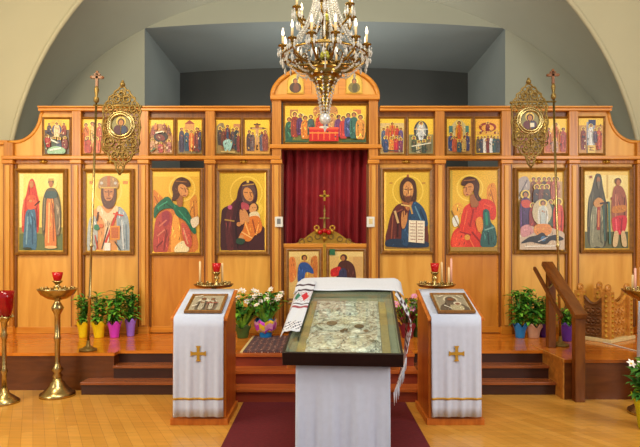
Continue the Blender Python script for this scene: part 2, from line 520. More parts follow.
# back wall with a flat-arched alcove
ox0, ox1, oz = -3.02, 3.19, 5.42
rise = 0.12
def otop(x):
    t = (x-ox0)/(ox1-ox0)*2-1
    return oz + rise*(1-t*t)
b = MB()
b.add([(-5.6,YB,0),(ox0,YB,0),(ox0,YB,7),(-5.6,YB,7)], [(0,1,2,3)])
b.add([(ox1,YB,0),(5.8,YB,0),(5.8,YB,7),(ox1,YB,7)], [(0,1,2,3)])
S = 16
for i in range(S):
    x0 = ox0+(ox1-ox0)*i/S; x1 = ox0+(ox1-ox0)*(i+1)/S
    b.add([(x0,YB,otop(x0)),(x1,YB,otop(x1)),(x1,YB,7),(x0,YB,7)], [(0,1,2,3)])
struct(b, 'wall_back', M['sanct'])
YA = 11.65
b = MB()
b.add([(ox0,YB,0),(ox0,YA,0),(ox0,YA,otop(ox0)),(ox0,YB,otop(ox0))], [(0,1,2,3)])
b.add([(ox1,YB,0),(ox1,YA,0),(ox1,YA,otop(ox1)),(ox1,YB,otop(ox1))], [(3,2,1,0)])
for i in range(S):
    x0 = ox0+(ox1-ox0)*i/S; x1 = ox0+(ox1-ox0)*(i+1)/S
    b.add([(x0,YB,otop(x0)),(x1,YB,otop(x1)),(x1,YA,otop(x1)),(x0,YA,otop(x0))], [(0,1,2,3)])
struct(b, 'wall_alcove', M['alcove'])
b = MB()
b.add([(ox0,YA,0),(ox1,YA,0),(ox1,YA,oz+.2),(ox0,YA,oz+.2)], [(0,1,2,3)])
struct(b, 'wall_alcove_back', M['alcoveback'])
# nave side walls and ceiling
b = MB(); b.box(-6.75, -6.6, -3, 9.4, 0, top); struct(b, 'wall_left', M['cream'])
b = MB(); b.box(6.6, 6.75, -3, 9.4, 0, top); struct(b, 'wall_right', M['cream'])
b = MB(); b.box(-6.75, 6.75, -3, 9.4, top, top+.1); struct(b, 'ceiling', M['cream'])

# carpet runner on the floor and rug on the ambon
b = MB(); b.box(-.8, .89, .6, 5.64, 0.001, 0.012)
tag(b.build('carpet_runner', M['carpet']), 'dark red carpet runner on the parquet floor between the two white lecterns', 'carpet')
r = thing('rug', 'patterned brown and red rug on the platform in front of the royal doors', 'rug', (0.03, 6.7, PH))
b = MB(); b.box(-.88, .94, 6.14, 7.3, PH+.003, PH+.014); b.build('pile', M['rug'], r)
for sx, x0, x1 in ((-1, -.91, -.88), (1, .94, .97)):
    b = MB(); b.box(x0, x1, 6.14, 7.3, PH+.003, PH+.012); b.build('pale_border', M['inlay'], r)

# ------------------------------------------------------------------ icon screen
SC = 0.07
posts_off = [0.676, 1.604, 2.53, 3.47, 4.42]
ZB = PZ(157.5, YI)      # top of lower register
ZT = PZ(110, YI)        # top of the screen
ico = thing('iconostasis', 'long honey coloured wooden icon screen with arched centre across the platform', 'icon screen', (SC, YI, PH))
def zy(py): return PZ(py, YI)
def xx(px): return PX(px, YI)
# wall panels of each bay (door bays 2 stay open below)
def bay(i, s):
    a = posts_off[i]+.06; c = posts_off[i+1]-.06
    x0, x1 = SC+s*a, SC+s*c
    return (min(x0, x1), max(x0, x1))
for s in (-1, 1):
    for i in range(4):
        x0, x1 = bay(i, s)
        if i == 1:
            pass
        else:
            b = MB(); b.box(x0, x1, YI, YI+.04, PH, ZB); b.build('wall_panel', M['panel'], ico)
            b = MB()
            b.box(x0, x1, YI-.02, YI, PH, PH+.09, 0)
            b.build('plinth_board', M['beam'], ico, bevel=.004)
            # moulding under the beam with a small carved boss
            b = MB(); b.box(x0, x1, YI-.03, YI, ZB-.09, ZB-.04); b.build('frieze', M['post'], ico, bevel=.006)
            b = MB(); xc = (x0+x1)/2
            b.ball((xc, YI-.035, ZB-.065), .032, 0, 10); b.ball((xc-.04, YI-.03, ZB-.065), .02, 0, 8); b.ball((xc+.04, YI-.03, ZB-.065), .02, 0, 8)
            b.build('boss', M['gilt'], ico)
        # upper register panel
        if i < 3:
            b = MB(); b.box(x0, x1, YI, YI+.04, ZB, ZT-.03); b.build('upper_panel', M['edge'], ico)
# outermost upper panels with a concave shoulder
for s in (-1, 1):
    a0 = SC+s*(posts_off[3]+.05); a1 = SC+s*(3.99); a2 = SC+s*(4.37)
    z_low = zy(143)
    pts = [(a0, ZB), (a2, ZB), (a2, z_low)]
    cx, cz = a2, ZT-.03
    rx_, rz_ = abs(a2-a1), ZT-.03-z_low
    for k in range(1, 12):
        t = PI/2*k/12
        pts.append((a2 - s*rx_*math.sin(t)*1.0, ZT-.03 - rz_*math.cos(t)))
    pts += [(a1, ZT-.03), (a0, ZT-.03)]
    if s < 0: pts = pts[::-1]
    b = MB(); b.prism(pts, YI-.01, YI+.05); b.build('shoulder_panel', M['panel'], ico)
    rim = [(a1 - s*0.02, ZT-.02)] + [(a2 - s*rx_*math.sin(PI/2*k/12), ZT-.02 - rz_*math.cos(PI/2*k/12)) for k in range(11, -1, -1)] + [(a2+s*.12, z_low+.01)]
    b = MB(); b.tube([(p[0], YI-.0, p[1]) for p in rim], .028, 6); b.build('shoulder_rim', M['beam'], ico)
# posts
for s in (-1, 1):
    for i, o_ in enumerate(posts_off):
        x = SC+s*o_; w = .065
        t_ = zy(97) if i == 0 else (zy(143) if i == 4 else ZT-.03)
        b = MB()
        b.box(x-w, x+w, YI-.07, YI+.1, PH, t_)
        b.build('post', M['post'], ico, bevel=.006)
        b = MB(); b.box(x-w-.028, x-w, YI-.03, YI+.0, PH+.09, ZB-.1); b.box(x+w, x+w+.028, YI-.03, YI+.0, PH+.09, ZB-.1); b.build('reveal', M['edge'], ico)
        b = MB(); b.box(x-.028, x+.028, YI-.09, YI-.07, PH+.12, ZB-.12); b.build('post_fillet', M['panel'], ico, bevel=.006)
        b = MB(); b.box(x-w-.014, x+w+.014, YI-.1, YI-.0, ZB-.1, ZB-.045); b.build('capital', M['beam'], ico, bevel=.008)
        b = MB(); b.box(x-w-.01, x+w+.01, YI-.085, YI-.0, PH, PH+.1); b.build('post_base', M['beam'], ico, bevel=.006)
# end pieces beyond the outer posts
for s in (-1, 1):
    a, c = sorted((SC+s*4.48, SC+s*6.1))
    b = MB(); b.box(a, c, YI, YI+.06, PH, zy(143)-.03); b.build('end_panel', M['panel'], ico)
    b = MB(); b.box(a-.04*(s>0), c+.04*(s<0), YI-.05, YI+.08, zy(143)-.03, zy(143)+.03); b.build('end_cornice', M['beam'], ico, bevel=.008)
# beam between registers, and cornices
for s in (-1, 1):
    a, c = sorted((SC+s*.62, SC+s*4.5))
    b = MB(); b.box(a, c, YI-.1, YI+.05, ZB-.04, ZB+.01); b.build('beam', M['beam'], ico, bevel=.008)
    a, c = sorted((SC+s*.765, SC+s*4.0))
    b = MB(); b.box(a, c, YI-.08, YI+.07, ZT-.03, ZT+.01); b.box(a, c, YI-.1, YI+.07, ZT+.01, ZT+.035); b.build('cornice', M['beam'], ico, bevel=.008)
# centre: lintel under the supper icon, back panel, upper rail, arched pediment
b = MB(); b.box(xx(270), xx(381), YI-.1, YI+.05, zy(149.5), zy(145.5)); b.build('lintel', M['beam'], ico, bevel=.008)
b = MB(); b.box(xx(283), xx(368), YI, YI+.04, zy(147), zy(99)); b.build('upper_panel', M['edge'], ico)
b = MB(); b.box(xx(271), xx(379), YI-.11, YI+.06, zy(101.5), zy(96.5)); b.build('cornice', M['beam'], ico, bevel=.008)
pa, pz0, pr = xx(377.5)-SC, zy(97), zy(66)-zy(97)
pts = [(SC+pa*math.cos(PI*k/32), pz0+pr*math.sin(PI*k/32)) for k in range(33)]
b = MB(); b.prism(pts, YI-.02, YI+.06); b.build('pediment', M['panel'], ico)
b = MB(); b.tube([(p[0], YI-.03, p[1]) for p in pts], .034, 8); b.build('pediment_rim', M['beam'], ico)
for px in (308, 342):
    b = MB(); b.box(xx(px)-.05, xx(px)+.05, YI-.06, YI-.02, pz0, zy(72)); b.build('pediment_post', M['beam'], ico, bevel=.006)

# ------------------------------------------------------------------ icons
def frame_mesh(w, h, fw, d, inner_gilt=True):
    """four mitred mouldings round an opening, front at y=-d"""
    b = MB()
    W, H = w/2, h/2
    o = [(-W,-H),(W,-H),(W,H),(-W,H)]
    i = [(-W+fw,-H+fw),(W-fw,-H+fw),(W-fw,H-fw),(-W+fw,H-fw)]
    m = [(-W+fw*.35,-H+fw*.35),(W-fw*.35,-H+fw*.35),(W-fw*.35,H-fw*.35),(-W+fw*.35,H-fw*.35)]
    g = [(-W+fw*.78,-H+fw*.78),(W-fw*.78,-H+fw*.78),(W-fw*.78,H-fw*.78),(-W+fw*.78,H-fw*.78)]
    rings = [(o,0),(o,-d*.8),(m,-d),(g,-d*.55),(g,-d*.45),(i,-d*.35),(i,0)]
    for k in range(len(rings)-1):
        A, ya = rings[k]; B, yb = rings[k+1]
        for j in range(4):
            j2 = (j+1) % 4
            b.add([(A[j][0],ya,A[j][1]),(A[j2][0],ya,A[j2][1]),(B[j2][0],yb,B[j2][1]),(B[j][0],yb,B[j][1])], [(0,1,2,3)], 1 if (inner_gilt and k == 4) else 0)
    return b

def icon(label, px0, px1, py0, py1, painter, fpx=4.5, bg=GOLD, y=YI, group=None, d=.045):
    x0, x1 = PX(px0, y), PX(px1, y); z1, z0 = PZ(py0, y), PZ(py1, y)
    w, h = x1-x0, z1-z0
    fw = fpx*y/F
    t = thing('icon', label, 'icon', ((x0+x1)/2, y-.004, (z0+z1)/2), 0, group)
    frame_mesh(w, h, fw, d).build('frame', [M['frame'], M['gilt']], t, True)
    p = Paint(w-2*fw+.006, h-2*fw+.006, bg)
    painter(p)
    if fpx < 4:
        rnd = random.Random(int(px0*10))
        for k in range(26):
            u, v = rnd.uniform(.06, .94), rnd.uniform(.2, .95)
            c = rnd.choice(((60, 36, 24), (92, 44, 34), (232, 214, 170), (206, 150, 70), (50, 70, 90), (150, 52, 40), (226, 190, 90), (70, 84, 60)))
            p.ell(u, v, rnd.uniform(.012, .03)*28/(px1-px0), rnd.uniform(.01, .035), c, rnd.uniform(-.6, .6), 8)
    p.build('painting', t, (0, -.0135, 0))
    return t

# --- the eight large icons
def two_women(p):
    p.rect(0, 0, .1, 1, (250, 232, 150)); p.rect(0, .76, 1, 1, (104, 116, 66)); p.rect(.1, 0, .9, .3, (246, 222, 120))
    p.rect(0, .7, 1, .78, (150, 140, 70))
    p.circ(.29, .135, .14, (250, 226, 130))
    p.poly([(.22,.12),(.29,.07),(.36,.12),(.42,.28),(.46,.4),(.45,.72),(.38,.77),(.12,.77),(.06,.7),(.08,.42),(.16,.28)], (206, 62, 44))
    p.poly([(.16,.5),(.3,.46),(.38,.52),(.4,.95),(.26,.98),(.1,.96),(.12,.7)], (74, 116, 142))
    p.line((.2,.56),(.17,.92),.03,(130,168,180)); p.line((.3,.56),(.31,.92),.025,(50,80,110)); p.line((.12,.34),(.09,.68),.03,(236,120,90))
    p.line((.4,.34),(.42,.7),.03,(150,36,30)); p.poly([(.2,.3),(.38,.3),(.4,.44),(.2,.46)], (224, 92, 56))
    p.ell(.29, .145, .05, .047, (196, 128, 76)); p.circ(.27,.36,.035,(206,140,84)); p.line((.36,.42),(.48,.36),.03,(60,40,24))
    p.circ(.74, .125, .14, (250, 226, 130))
    p.poly([(.66,.2),(.82,.2),(.92,.3),(.97,.5),(.95,.76),(.86,.82),(.6,.82),(.53,.74),(.54,.4),(.58,.28)], (96, 88, 62))
    p.poly([(.64,.34),(.78,.32),(.82,.6),(.86,.93),(.74,.96),(.6,.94),(.62,.6)], (218, 128, 60))
    p.line((.7,.38),(.68,.9),.03,(244,190,120)); p.line((.78,.4),(.8,.88),.025,(160,80,40))
    p.poly([(.82,.3),(.93,.4),(.95,.74),(.86,.78),(.84,.5)], (128, 112, 84)); p.line((.6,.32),(.57,.74),.03,(140,128,96))
    p.poly([(.63,.24),(.85,.24),(.86,.32),(.62,.32)], (62, 86, 82))
    p.circ(.74,.115,.065,(90,76,40)); p.ell(.74, .14, .045, .045, (180, 112, 66)); p.rect(.68,.07,.8,.1,(196,160,70))
    p.ell(.2,.97,.1,.014,(60,70,50)); p.ell(.74,.955,.14,.02,(232,186,120))
def bishop(p):
    p.rect(0,0,1,.08,(240,204,80)); p.circ(.5,.23,.33,(240,206,84)); p.circ(.5,.23,.29,(228,186,54))
    p.rect(.84,.1,.96,.14,(200,130,40)); p.rect(.06,.1,.16,.14,(200,130,40))
    p.poly([(.36,.42),(.62,.42),(.82,.47),(.96,.62),(.98,1),(.04,1),(.06,.7),(.14,.5)], (226, 156, 88))
    p.poly([(.72,.44),(.9,.5),(.99,.66),(1,1),(.74,1),(.7,.7)], (158, 172, 178))
    p.poly([(.05,.62),(.2,.56),(.26,.8),(.2,1),(.02,1)], (178, 186, 180))
    p.line((.82,.6),(.86,.98),.03,(214,220,220)); p.line((.92,.66),(.94,.98),.03,(116,136,150))
    p.poly([(.32,.42),(.5,.52),(.68,.42),(.74,.48),(.56,.66),(.5,1),(.38,1),(.42,.66),(.24,.48)], (240, 206, 160))
    p.line((.72,.5),(.44,.9),.05,(208,54,28)); p.line((.28,.5),(.24,.62),.04,(70,40,30)); p.line((.5,.7),(.36,.98),.03,(70,60,50))
    p.line((.62,.52),(.86,.55),.035,(214,70,36)); p.circ(.24,.7,.07,(54,128,90)); p.circ(.34,.68,.05,(222,110,50)); p.line((.2,.8),(.26,.98),.03,(190,60,40))
    p.rect(.55,.68,.78,.86,(226,150,50)); p.rect(.58,.7,.75,.84,(196,104,40)); p.line((.66,.88),(.8,1),.03,(70,70,60))
    p.rect(.42,.9,.56,1,(246,240,226))
    p.poly([(.38,.17),(.66,.17),(.7,.3),(.64,.42),(.52,.46),(.4,.42),(.34,.3)], (92, 54, 26))
    p.poly([(.42,.18),(.62,.18),(.63,.29),(.57,.35),(.52,.36),(.46,.35),(.41,.29)], (192, 126, 70))
    p.line((.52,.22),(.53,.3),.025,(120,66,32)); p.line((.43,.24),(.5,.245),.02,(60,34,20)); p.line((.55,.245),(.61,.24),.02,(60,34,20)); p.line((.47,.325),(.57,.325),.02,(96,40,26))
    p.poly([(.3,.2),(.3,.1),(.4,.05),(.52,.035),(.64,.05),(.74,.1),(.73,.2),(.52,.17)], (164, 128, 80))
    p.rect(.49,.04,.56,.17,(180,104,50)); p.circ(.36,.13,.035,(196,190,180)); p.circ(.68,.13,.035,(196,190,180)); p.line((.32,.19),(.72,.19),.03,(206,170,80))
def angel_green(p):
    p.rect(0,.0,1,.06,(232,190,60))
    p.poly([(0,.24),(.1,.26),(.24,.36),(.16,.46),(.02,.56),(0,.5)], (206, 122, 30)); p.poly([(.8,.36),(.94,.3),(.97,.6),(.9,.72),(.82,.6)], (212, 136, 40))
    p.line((.03,.3),(.14,.42),.02,(150,80,24)); p.line((.88,.36),(.9,.64),.02,(150,80,24))
    p.circ(.63,.21,.29,(238,200,80)); p.circ(.63,.21,.26,(226,176,46))
    p.poly([(.1,.52),(.34,.42),(.58,.44),(.8,.56),(.94,.78),(.9,1),(.04,1),(.02,.8)], (206, 116, 42))
    p.poly([(.08,.58),(.28,.48),(.42,.56),(.36,.8),(.3,1),(.03,1),(.02,.78)], (176, 70, 58)); p.poly([(.2,.52),(.34,.5),(.36,.62),(.24,.68)], (150,50,60))
    p.line((.14,.68),(.3,.6),.03,(202,112,86)); p.line((.1,.8),(.26,.72),.03,(206,120,92)); p.line((.08,.94),(.22,.86),.03,(120,40,40)); p.line((.3,.72),(.24,.98),.03,(130,46,40))
    p.poly([(.44,.56),(.56,.58),(.6,.8),(.66,1),(.4,1)], (232, 156, 60)); p.poly([(.5,.92),(.66,.86),(.78,.94),(.74,1),(.48,1)], (232, 214, 160))
    p.poly([(.62,.64),(.8,.72),(.84,.92),(.7,.9)], (196, 82, 60)); p.line((.66,.7),(.76,.9),.03,(214,150,110))
    p.poly([(.03,.48),(.1,.4),(.32,.31),(.46,.4),(.6,.43),(.74,.47),(.9,.66),(.94,.76),(.86,.76),(.7,.62),(.52,.55),(.44,.47),(.3,.46),(.14,.5),(.04,.58)], (20, 98, 66))
    p.line((.1,.45),(.32,.37),.025,(60,150,110)); p.line((.56,.48),(.82,.66),.025,(52,140,100)); p.line((.3,.4),(.44,.46),.02,(10,60,40))
    p.poly([(.53,.3),(.64,.3),(.65,.4),(.6,.44),(.53,.41)], (156, 94, 44))
    p.poly([(.42,.2),(.5,.1),(.64,.07),(.78,.11),(.82,.18),(.7,.2),(.62,.26),(.54,.34),(.42,.36),(.44,.28)], (78, 42, 18))
    p.ell(.66, .235, .1, .085, (208, 142, 78), -.5); p.line((.69,.2),(.72,.26),.02,(130,74,36)); p.line((.6,.2),(.66,.215),.018,(112,66,34)); p.line((.73,.21),(.77,.225),.018,(112,66,34)); p.line((.66,.295),(.72,.3),.02,(140,60,40))
    p.line((.5,.12),(.74,.13),.02,(150,96,40)); p.poly([(.82,.6),(.98,.56),(1,.64),(.88,.7)], (226,206,170))
def mother_child(p):
    p.circ(.58,.25,.37,(236,200,70)); p.circ(.58,.25,.34,(216,174,42)); p.circ(.76,.46,.19,(232,196,66))
    p.poly([(.4,.22),(.48,.13),(.6,.095),(.74,.11),(.82,.2),(.83,.33),(.76,.42),(.7,.5),(.86,.66),(1,.72),(1,1),(.02,1),(.02,.6),(.06,.46),(.26,.4),(.36,.33)], (66, 26, 28))
    p.poly([(.36,.34),(.3,.46),(.26,.7),(.3,.98),(.16,.98),(.12,.6),(.2,.44)], (88, 34, 34)); p.line((.1,.6),(.32,.62),.03,(176,136,60)); p.line((.34,.6),(.4,.98),.02,(40,16,18)); p.line((.44,.36),(.36,.6),.02,(44,18,20))
    p.poly([(.48,.2),(.58,.13),(.72,.14),(.8,.24),(.74,.36),(.62,.4),(.5,.36)], (92, 62, 58)); p.line((.5,.16),(.76,.14),.02,(196,150,60))
    p.ell(.63, .275, .105, .095, (208, 140, 74), -.4); p.line((.66,.24),(.7,.31),.02,(130,76,38)); p.line((.54,.25),(.62,.25),.018,(110,66,36)); p.line((.68,.25),(.75,.26),.018,(110,66,36)); p.line((.64,.335),(.71,.335),.018,(160,84,52))
    p.poly([(.48,.38),(.62,.4),(.66,.46),(.5,.48)], (178, 70, 80)); p.circ(.22,.44,.05,(196,90,130)); p.circ(.62,.11,.03,(226,190,80))
    p.circ(.75,.44,.105,(92,58,30)); p.ell(.735,.455,.08,.066,(212,152,88),.3); p.poly([(.66,.52),(.84,.5),(.88,.6),(.7,.62)], (222,206,160)); p.line((.71,.445),(.74,.45),.012,(120,76,40)); p.line((.76,.45),(.79,.446),.012,(120,76,40))
    p.poly([(.56,.62),(.68,.56),(.86,.56),(.94,.68),(.9,.76),(.78,.8),(.66,.88),(.5,.86),(.44,.8),(.52,.72)], (216, 120, 38)); p.poly([(.42,.82),(.52,.8),(.5,.88),(.44,.9)], (206,146,84)); p.poly([(.52,.46),(.6,.5),(.66,.6),(.6,.64),(.52,.56)], (204,140,78))
    p.line((.56,.64),(.66,.8),.03,(244,180,90)); p.line((.72,.6),(.8,.78),.03,(160,74,24)); p.line((.86,.66),(.8,.8),.025,(244,170,80)); p.line((.48,.76),(.72,.84),.025,(244,190,110))
    p.circ(.42,.66,.05,(196,130,70)); p.poly([(.4,.84),(.56,.86),(.5,.92),(.36,.9)], (42, 70, 50)); p.poly([(.44,.48),(.52,.5),(.56,.62),(.46,.66)], (206,140,80))
def pantocrator(p):
    p.rect(0,0,.04,1,(226,190,70)); p.rect(0,.95,1,1,(160,120,40))
    p.circ(.52,.24,.36,(236,202,74)); p.circ(.52,.24,.33,(212,172,42))
    p.line((.52,.03),(.52,.1),.05,(160,80,30)); p.rect(.1,.13,.17,.15,(186,130,44)); p.rect(.84,.13,.92,.15,(186,130,44))
    p.poly([(.38,.4),(.66,.38),(.84,.45),(.95,.56),(.98,.76),(.94,.95),(.04,.95),(.06,.72),(.14,.54),(.24,.44)], (98, 38, 28))
    p.poly([(.62,.38),(.74,.39),(.88,.47),(.96,.6),(.94,.7),(.56,.66),(.54,.54)], (36, 72, 104)); p.poly([(.04,.88),(.3,.86),(.96,.9),(.95,.97),(.04,.96)], (34, 52, 74))
    p.poly([(.4,.66),(.54,.64),(.54,.92),(.38,.92)], (40, 70, 100)); p.line((.68,.44),(.82,.62),.03,(90,136,160)); p.line((.8,.48),(.9,.62),.025,(20,44,70))
    p.line((.18,.56),(.14,.86),.03,(150,76,50)); p.line((.3,.5),(.28,.84),.03,(58,20,18)); p.line((.24,.52),(.4,.48),.03,(140,70,46)); p.line((.22,.5),(.3,.66),.05,(206,170,110))
    p.poly([(.38,.38),(.52,.5),(.64,.38),(.6,.34),(.42,.34)], (170, 100, 50)); p.line((.36,.42),(.56,.44),.03,(226,190,110)); p.line((.56,.42),(.62,.54),.04,(196,150,70))
    p.poly([(.34,.3),(.34,.16),(.44,.075),(.56,.07),(.68,.12),(.72,.24),(.7,.37),(.62,.38),(.42,.38)], (74, 40, 18))
    p.poly([(.42,.17),(.52,.12),(.62,.17),(.64,.26),(.59,.34),(.53,.37),(.47,.35),(.41,.27)], (206, 142, 76)); p.poly([(.43,.3),(.5,.32),(.6,.3),(.58,.37),(.53,.4),(.47,.38)], (104, 58, 26))
    p.line((.52,.2),(.53,.28),.022,(130,76,36)); p.line((.43,.22),(.5,.225),.02,(108,64,32)); p.line((.55,.225),(.62,.22),.02,(108,64,32)); p.line((.49,.315),(.56,.315),.02,(150,70,50))
    p.poly([(.36,.62),(.38,.52),(.44,.5),(.46,.56),(.5,.52),(.5,.62),(.44,.72),(.38,.72)], (196, 132, 70)); p.line((.41,.5),(.42,.58),.018,(110,60,30))
    p.poly([(.54,.62),(.9,.63),(.89,.92),(.53,.9)], (232, 220, 190), False); p.line((.71,.63),(.71,.91),.02,(150,110,80))
    for k in range(6):
        v = .665+k*.04
        p.line((.57,v),(.69,v+.002),.014,(150,84,64)); p.line((.74,v+.002),(.86,v+.004),.014,(150,84,64))
def angel_red(p):
    p.rect(0,0,.05,1,(190,160,50)); p.circ(.42,.22,.29,(240,204,80)); p.circ(.42,.22,.26,(228,182,48))
    p.poly([(.8,.2),(.94,.16),(1,.3),(.98,.48),(.84,.46),(.78,.34)], (220, 140, 40)); p.line((.86,.24),(.94,.42),.02,(170,90,30)); p.poly([(.04,.46),(.2,.4),(.3,.5),(.14,.6)], (226, 160, 50))
    p.poly([(.3,.46),(.44,.4),(.6,.36),(.8,.36),(.95,.42),(.98,.56),(.9,.62),(.78,.56),(.68,.62),(.62,.74),(.74,.86),(.72,.95),(.4,.98),(.03,.96),(.05,.78),(.2,.68),(.24,.56)], (212, 50, 22))
    p.poly([(.06,.8),(.22,.74),(.34,.84),(.3,.95),(.05,.95)], (228, 70, 36)); p.line((.36,.5),(.3,.68),.03,(232,92,50)); p.line((.5,.48),(.42,.7),.03,(160,26,16)); p.line((.72,.42),(.9,.46),.03,(230,86,46)); p.line((.2,.76),(.44,.8),.03,(160,26,16)); p.line((.46,.76),(.66,.9),.03,(150,24,16)); p.line((.4,.84),(.5,.95),.03,(228,96,50))
    p.circ(.36,.83,.06,(216,150,50)); p.poly([(.54,.62),(.66,.58),(.7,.72),(.6,.76)], (226, 140, 50))
    p.poly([(.7,.5),(.82,.5),(.86,.64),(.96,.72),(.97,.93),(.68,.95),(.64,.86),(.7,.7)], (44, 92, 86)); p.line((.76,.52),(.78,.68),.05,(40,140,110)); p.line((.74,.74),(.94,.7),.03,(120,160,150)); p.line((.8,.76),(.82,.92),.03,(24,56,56))
    p.poly([(.04,.6),(.14,.56),(.18,.66),(.08,.7)], (226, 226, 210)); p.line((.02,.5),(.2,.72),.02,(120,90,40))
    p.poly([(.42,.32),(.54,.3),(.6,.4),(.57,.45),(.44,.45)], (158, 94, 44)); p.rect(0,.95,1,1,(166,130,50))
    p.poly([(.24,.19),(.26,.12),(.38,.08),(.54,.1),(.62,.18),(.6,.3),(.66,.36),(.58,.38),(.5,.3),(.46,.2)], (76, 40, 18)); p.line((.28,.13),(.52,.12),.02,(160,100,46))
    p.ell(.385, .24, .1, .085, (206, 138, 74), .5); p.line((.34,.21),(.33,.27),.02,(130,74,36)); p.line((.27,.22),(.32,.215),.018,(112,66,34)); p.line((.38,.21),(.45,.205),.018,(112,66,34)); p.line((.33,.3),(.38,.305),.02,(140,60,40))
def descent(p):
    p.rect(0,.12,1,1,(196,160,96)); p.poly([(0,.1),(.2,.06),(.26,.2),(.14,.3),(0,.34)], (176, 164, 156)); p.rect(.28,0,.72,.2,(236,190,40)); p.line((.06,.26),(.2,.1),.03,(120,110,110))
    for (u, c) in ((.34,(130,80,40)),(.46,(176,110,40)),(.58,(90,60,36)),(.68,(166,80,40)),(.86,(206,140,110)),(.8,(180,90,60))): p.fig(u, .06, .4, .16, c)
    for (u, c) in ((.4,(70,58,60)),(.52,(120,64,50)),(.62,(76,66,52))): p.fig(u, .16, .5, .17, c)
    p.fig(.14, .24, .78, .26, (92, 58, 110), (70, 40, 90), (24, 18, 18)); p.poly([(.04,.38),(.2,.36),(.3,.44),(.1,.46)], (206, 70, 40))
    p.fig(.3, .4, .74, .16, (150, 44, 36)); p.fig(.7, .36, .7, .16, (66, 84, 60)); p.fig(.87, .34, .8, .24, (206, 56, 34), (226, 90, 50), (130, 90, 60))
    p.ell(.5, .52, .22, .17, (206, 190, 150)); p.fig(.52, .36, .72, .24, (226, 224, 206), (196, 206, 200))
    p.poly([(0,.8),(.2,.7),(.4,.72),(.6,.7),(.8,.74),(1,.8),(1,1),(0,1)], (206, 180, 150)); p.poly([(.36,.68),(.66,.68),(.7,.78),(.5,.84),(.32,.78)], (222, 140, 60)); p.poly([(.02,.72),(.2,.68),(.3,.78),(.06,.84)], (206,140,140))
    p.poly([(.02,.92),(.2,.84),(.36,.82),(.5,.78),(.62,.83),(.8,.81),(.98,.86),(.86,.89),(.7,.88),(.58,.93),(.4,.92),(.24,.9)], (30, 28, 30)); p.circ(.52,.86,.06,(60,110,150)); p.line((.1,.96),(.9,.95),.03,(230,220,200)); p.line((.4,.9),(.62,.84),.02,(200,190,180))
def two_saints(p):
    p.rect(0,.0,1,.05,(236,200,100)); p.rect(0,.78,1,1,(98,98,58)); p.rect(.5,.05,.54,.35,(206,170,90))
    p.circ(.31,.12,.13,(248,228,150)); p.circ(.75,.14,.13,(248,228,150))
    p.poly([(.24,.06),(.31,.03),(.38,.06),(.42,.2),(.48,.36),(.52,.5),(.48,.96),(.12,.96),(.06,.74),(.08,.4),(.16,.24)], (70, 66, 46))
    p.poly([(.16,.5),(.3,.44),(.42,.52),(.44,.95),(.28,.97),(.12,.95)], (132, 130, 100)); p.line((.12,.34),(.09,.72),.03,(104,98,72)); p.line((.42,.36),(.46,.9),.04,(58,92,80)); p.line((.2,.56),(.18,.92),.025,(166,162,130)); p.line((.36,.6),(.37,.92),.025,(92,92,68))
    p.ell(.31,.115,.042,.045,(150,100,60)); p.poly([(.28,.14),(.34,.14),(.33,.22),(.3,.22)], (110,100,80)); p.poly([(.2,.4),(.32,.34),(.44,.4),(.36,.46),(.24,.46)], (200,140,70)); p.line((.32,.46),(.31,.76),.075,(160,52,36)); p.line((.32,.5),(.31,.72),.03,(206,130,70)); p.line((.34,.42),(.56,.4),.04,(66,40,26))
    p.poly([(.68,.2),(.84,.2),(.94,.32),(.96,.5),(.92,.64),(.66,.66),(.6,.52),(.62,.34)], (158, 90, 66)); p.line((.7,.3),(.7,.6),.03,(196,130,96)); p.line((.9,.34),(.9,.6),.03,(104,56,44)); p.line((.6,.34),(.68,.42),.05,(150,80,60)); p.poly([(.64,.46),(.92,.44),(.92,.52),(.64,.54)], (196, 122, 50))
    p.poly([(.64,.6),(.94,.58),(.92,.76),(.8,.82),(.66,.78),(.62,.7)], (206, 42, 58)); p.line((.7,.62),(.72,.76),.03,(240,100,110)); p.line((.84,.62),(.82,.78),.03,(150,24,40))
    p.poly([(.67,.78),(.76,.8),(.73,.96),(.63,.96)], (210,180,130)); p.poly([(.82,.8),(.9,.78),(.95,.96),(.85,.96)], (210,180,130)); p.line((.54,.4),(.57,.94),.05,(66,110,96))
    p.circ(.75,.13,.075,(96,60,34)); p.ell(.755,.15,.045,.045,(180,112,68)); p.rect(.1,.06,.16,.09,(150,80,40))
MAIN = [
 (15.5, 68, 169, 255, two_women, (238, 208, 104), 'large icon of two standing women saints, one in red and one in brown'),
 (83, 134.5, 169, 255, bishop, GOLD, 'large half length icon of a crowned bearded bishop in pale orange vestments'),
 (216, 269.5, 169, 255, mother_child, (218, 178, 44), 'large icon of a mother in dark maroon veil holding a child in orange'),
 (380.5, 433, 168, 254, pantocrator, (216, 176, 46), 'large icon of a bearded man in blue mantle holding an open white book'),
 (513.5, 566.5, 168, 254, descent, (232, 186, 44), 'large crowded icon with a white robed central figure above black crossed gates'),
 (579.5, 632, 167, 253, two_saints, (238, 216, 136), 'large icon of a dark hooded monk and a figure in brown with red skirt'),
]
for (a, c, d_, e, fn, bg, lab) in MAIN: icon(lab, a, c, d_, e, fn, 4.6, bg)

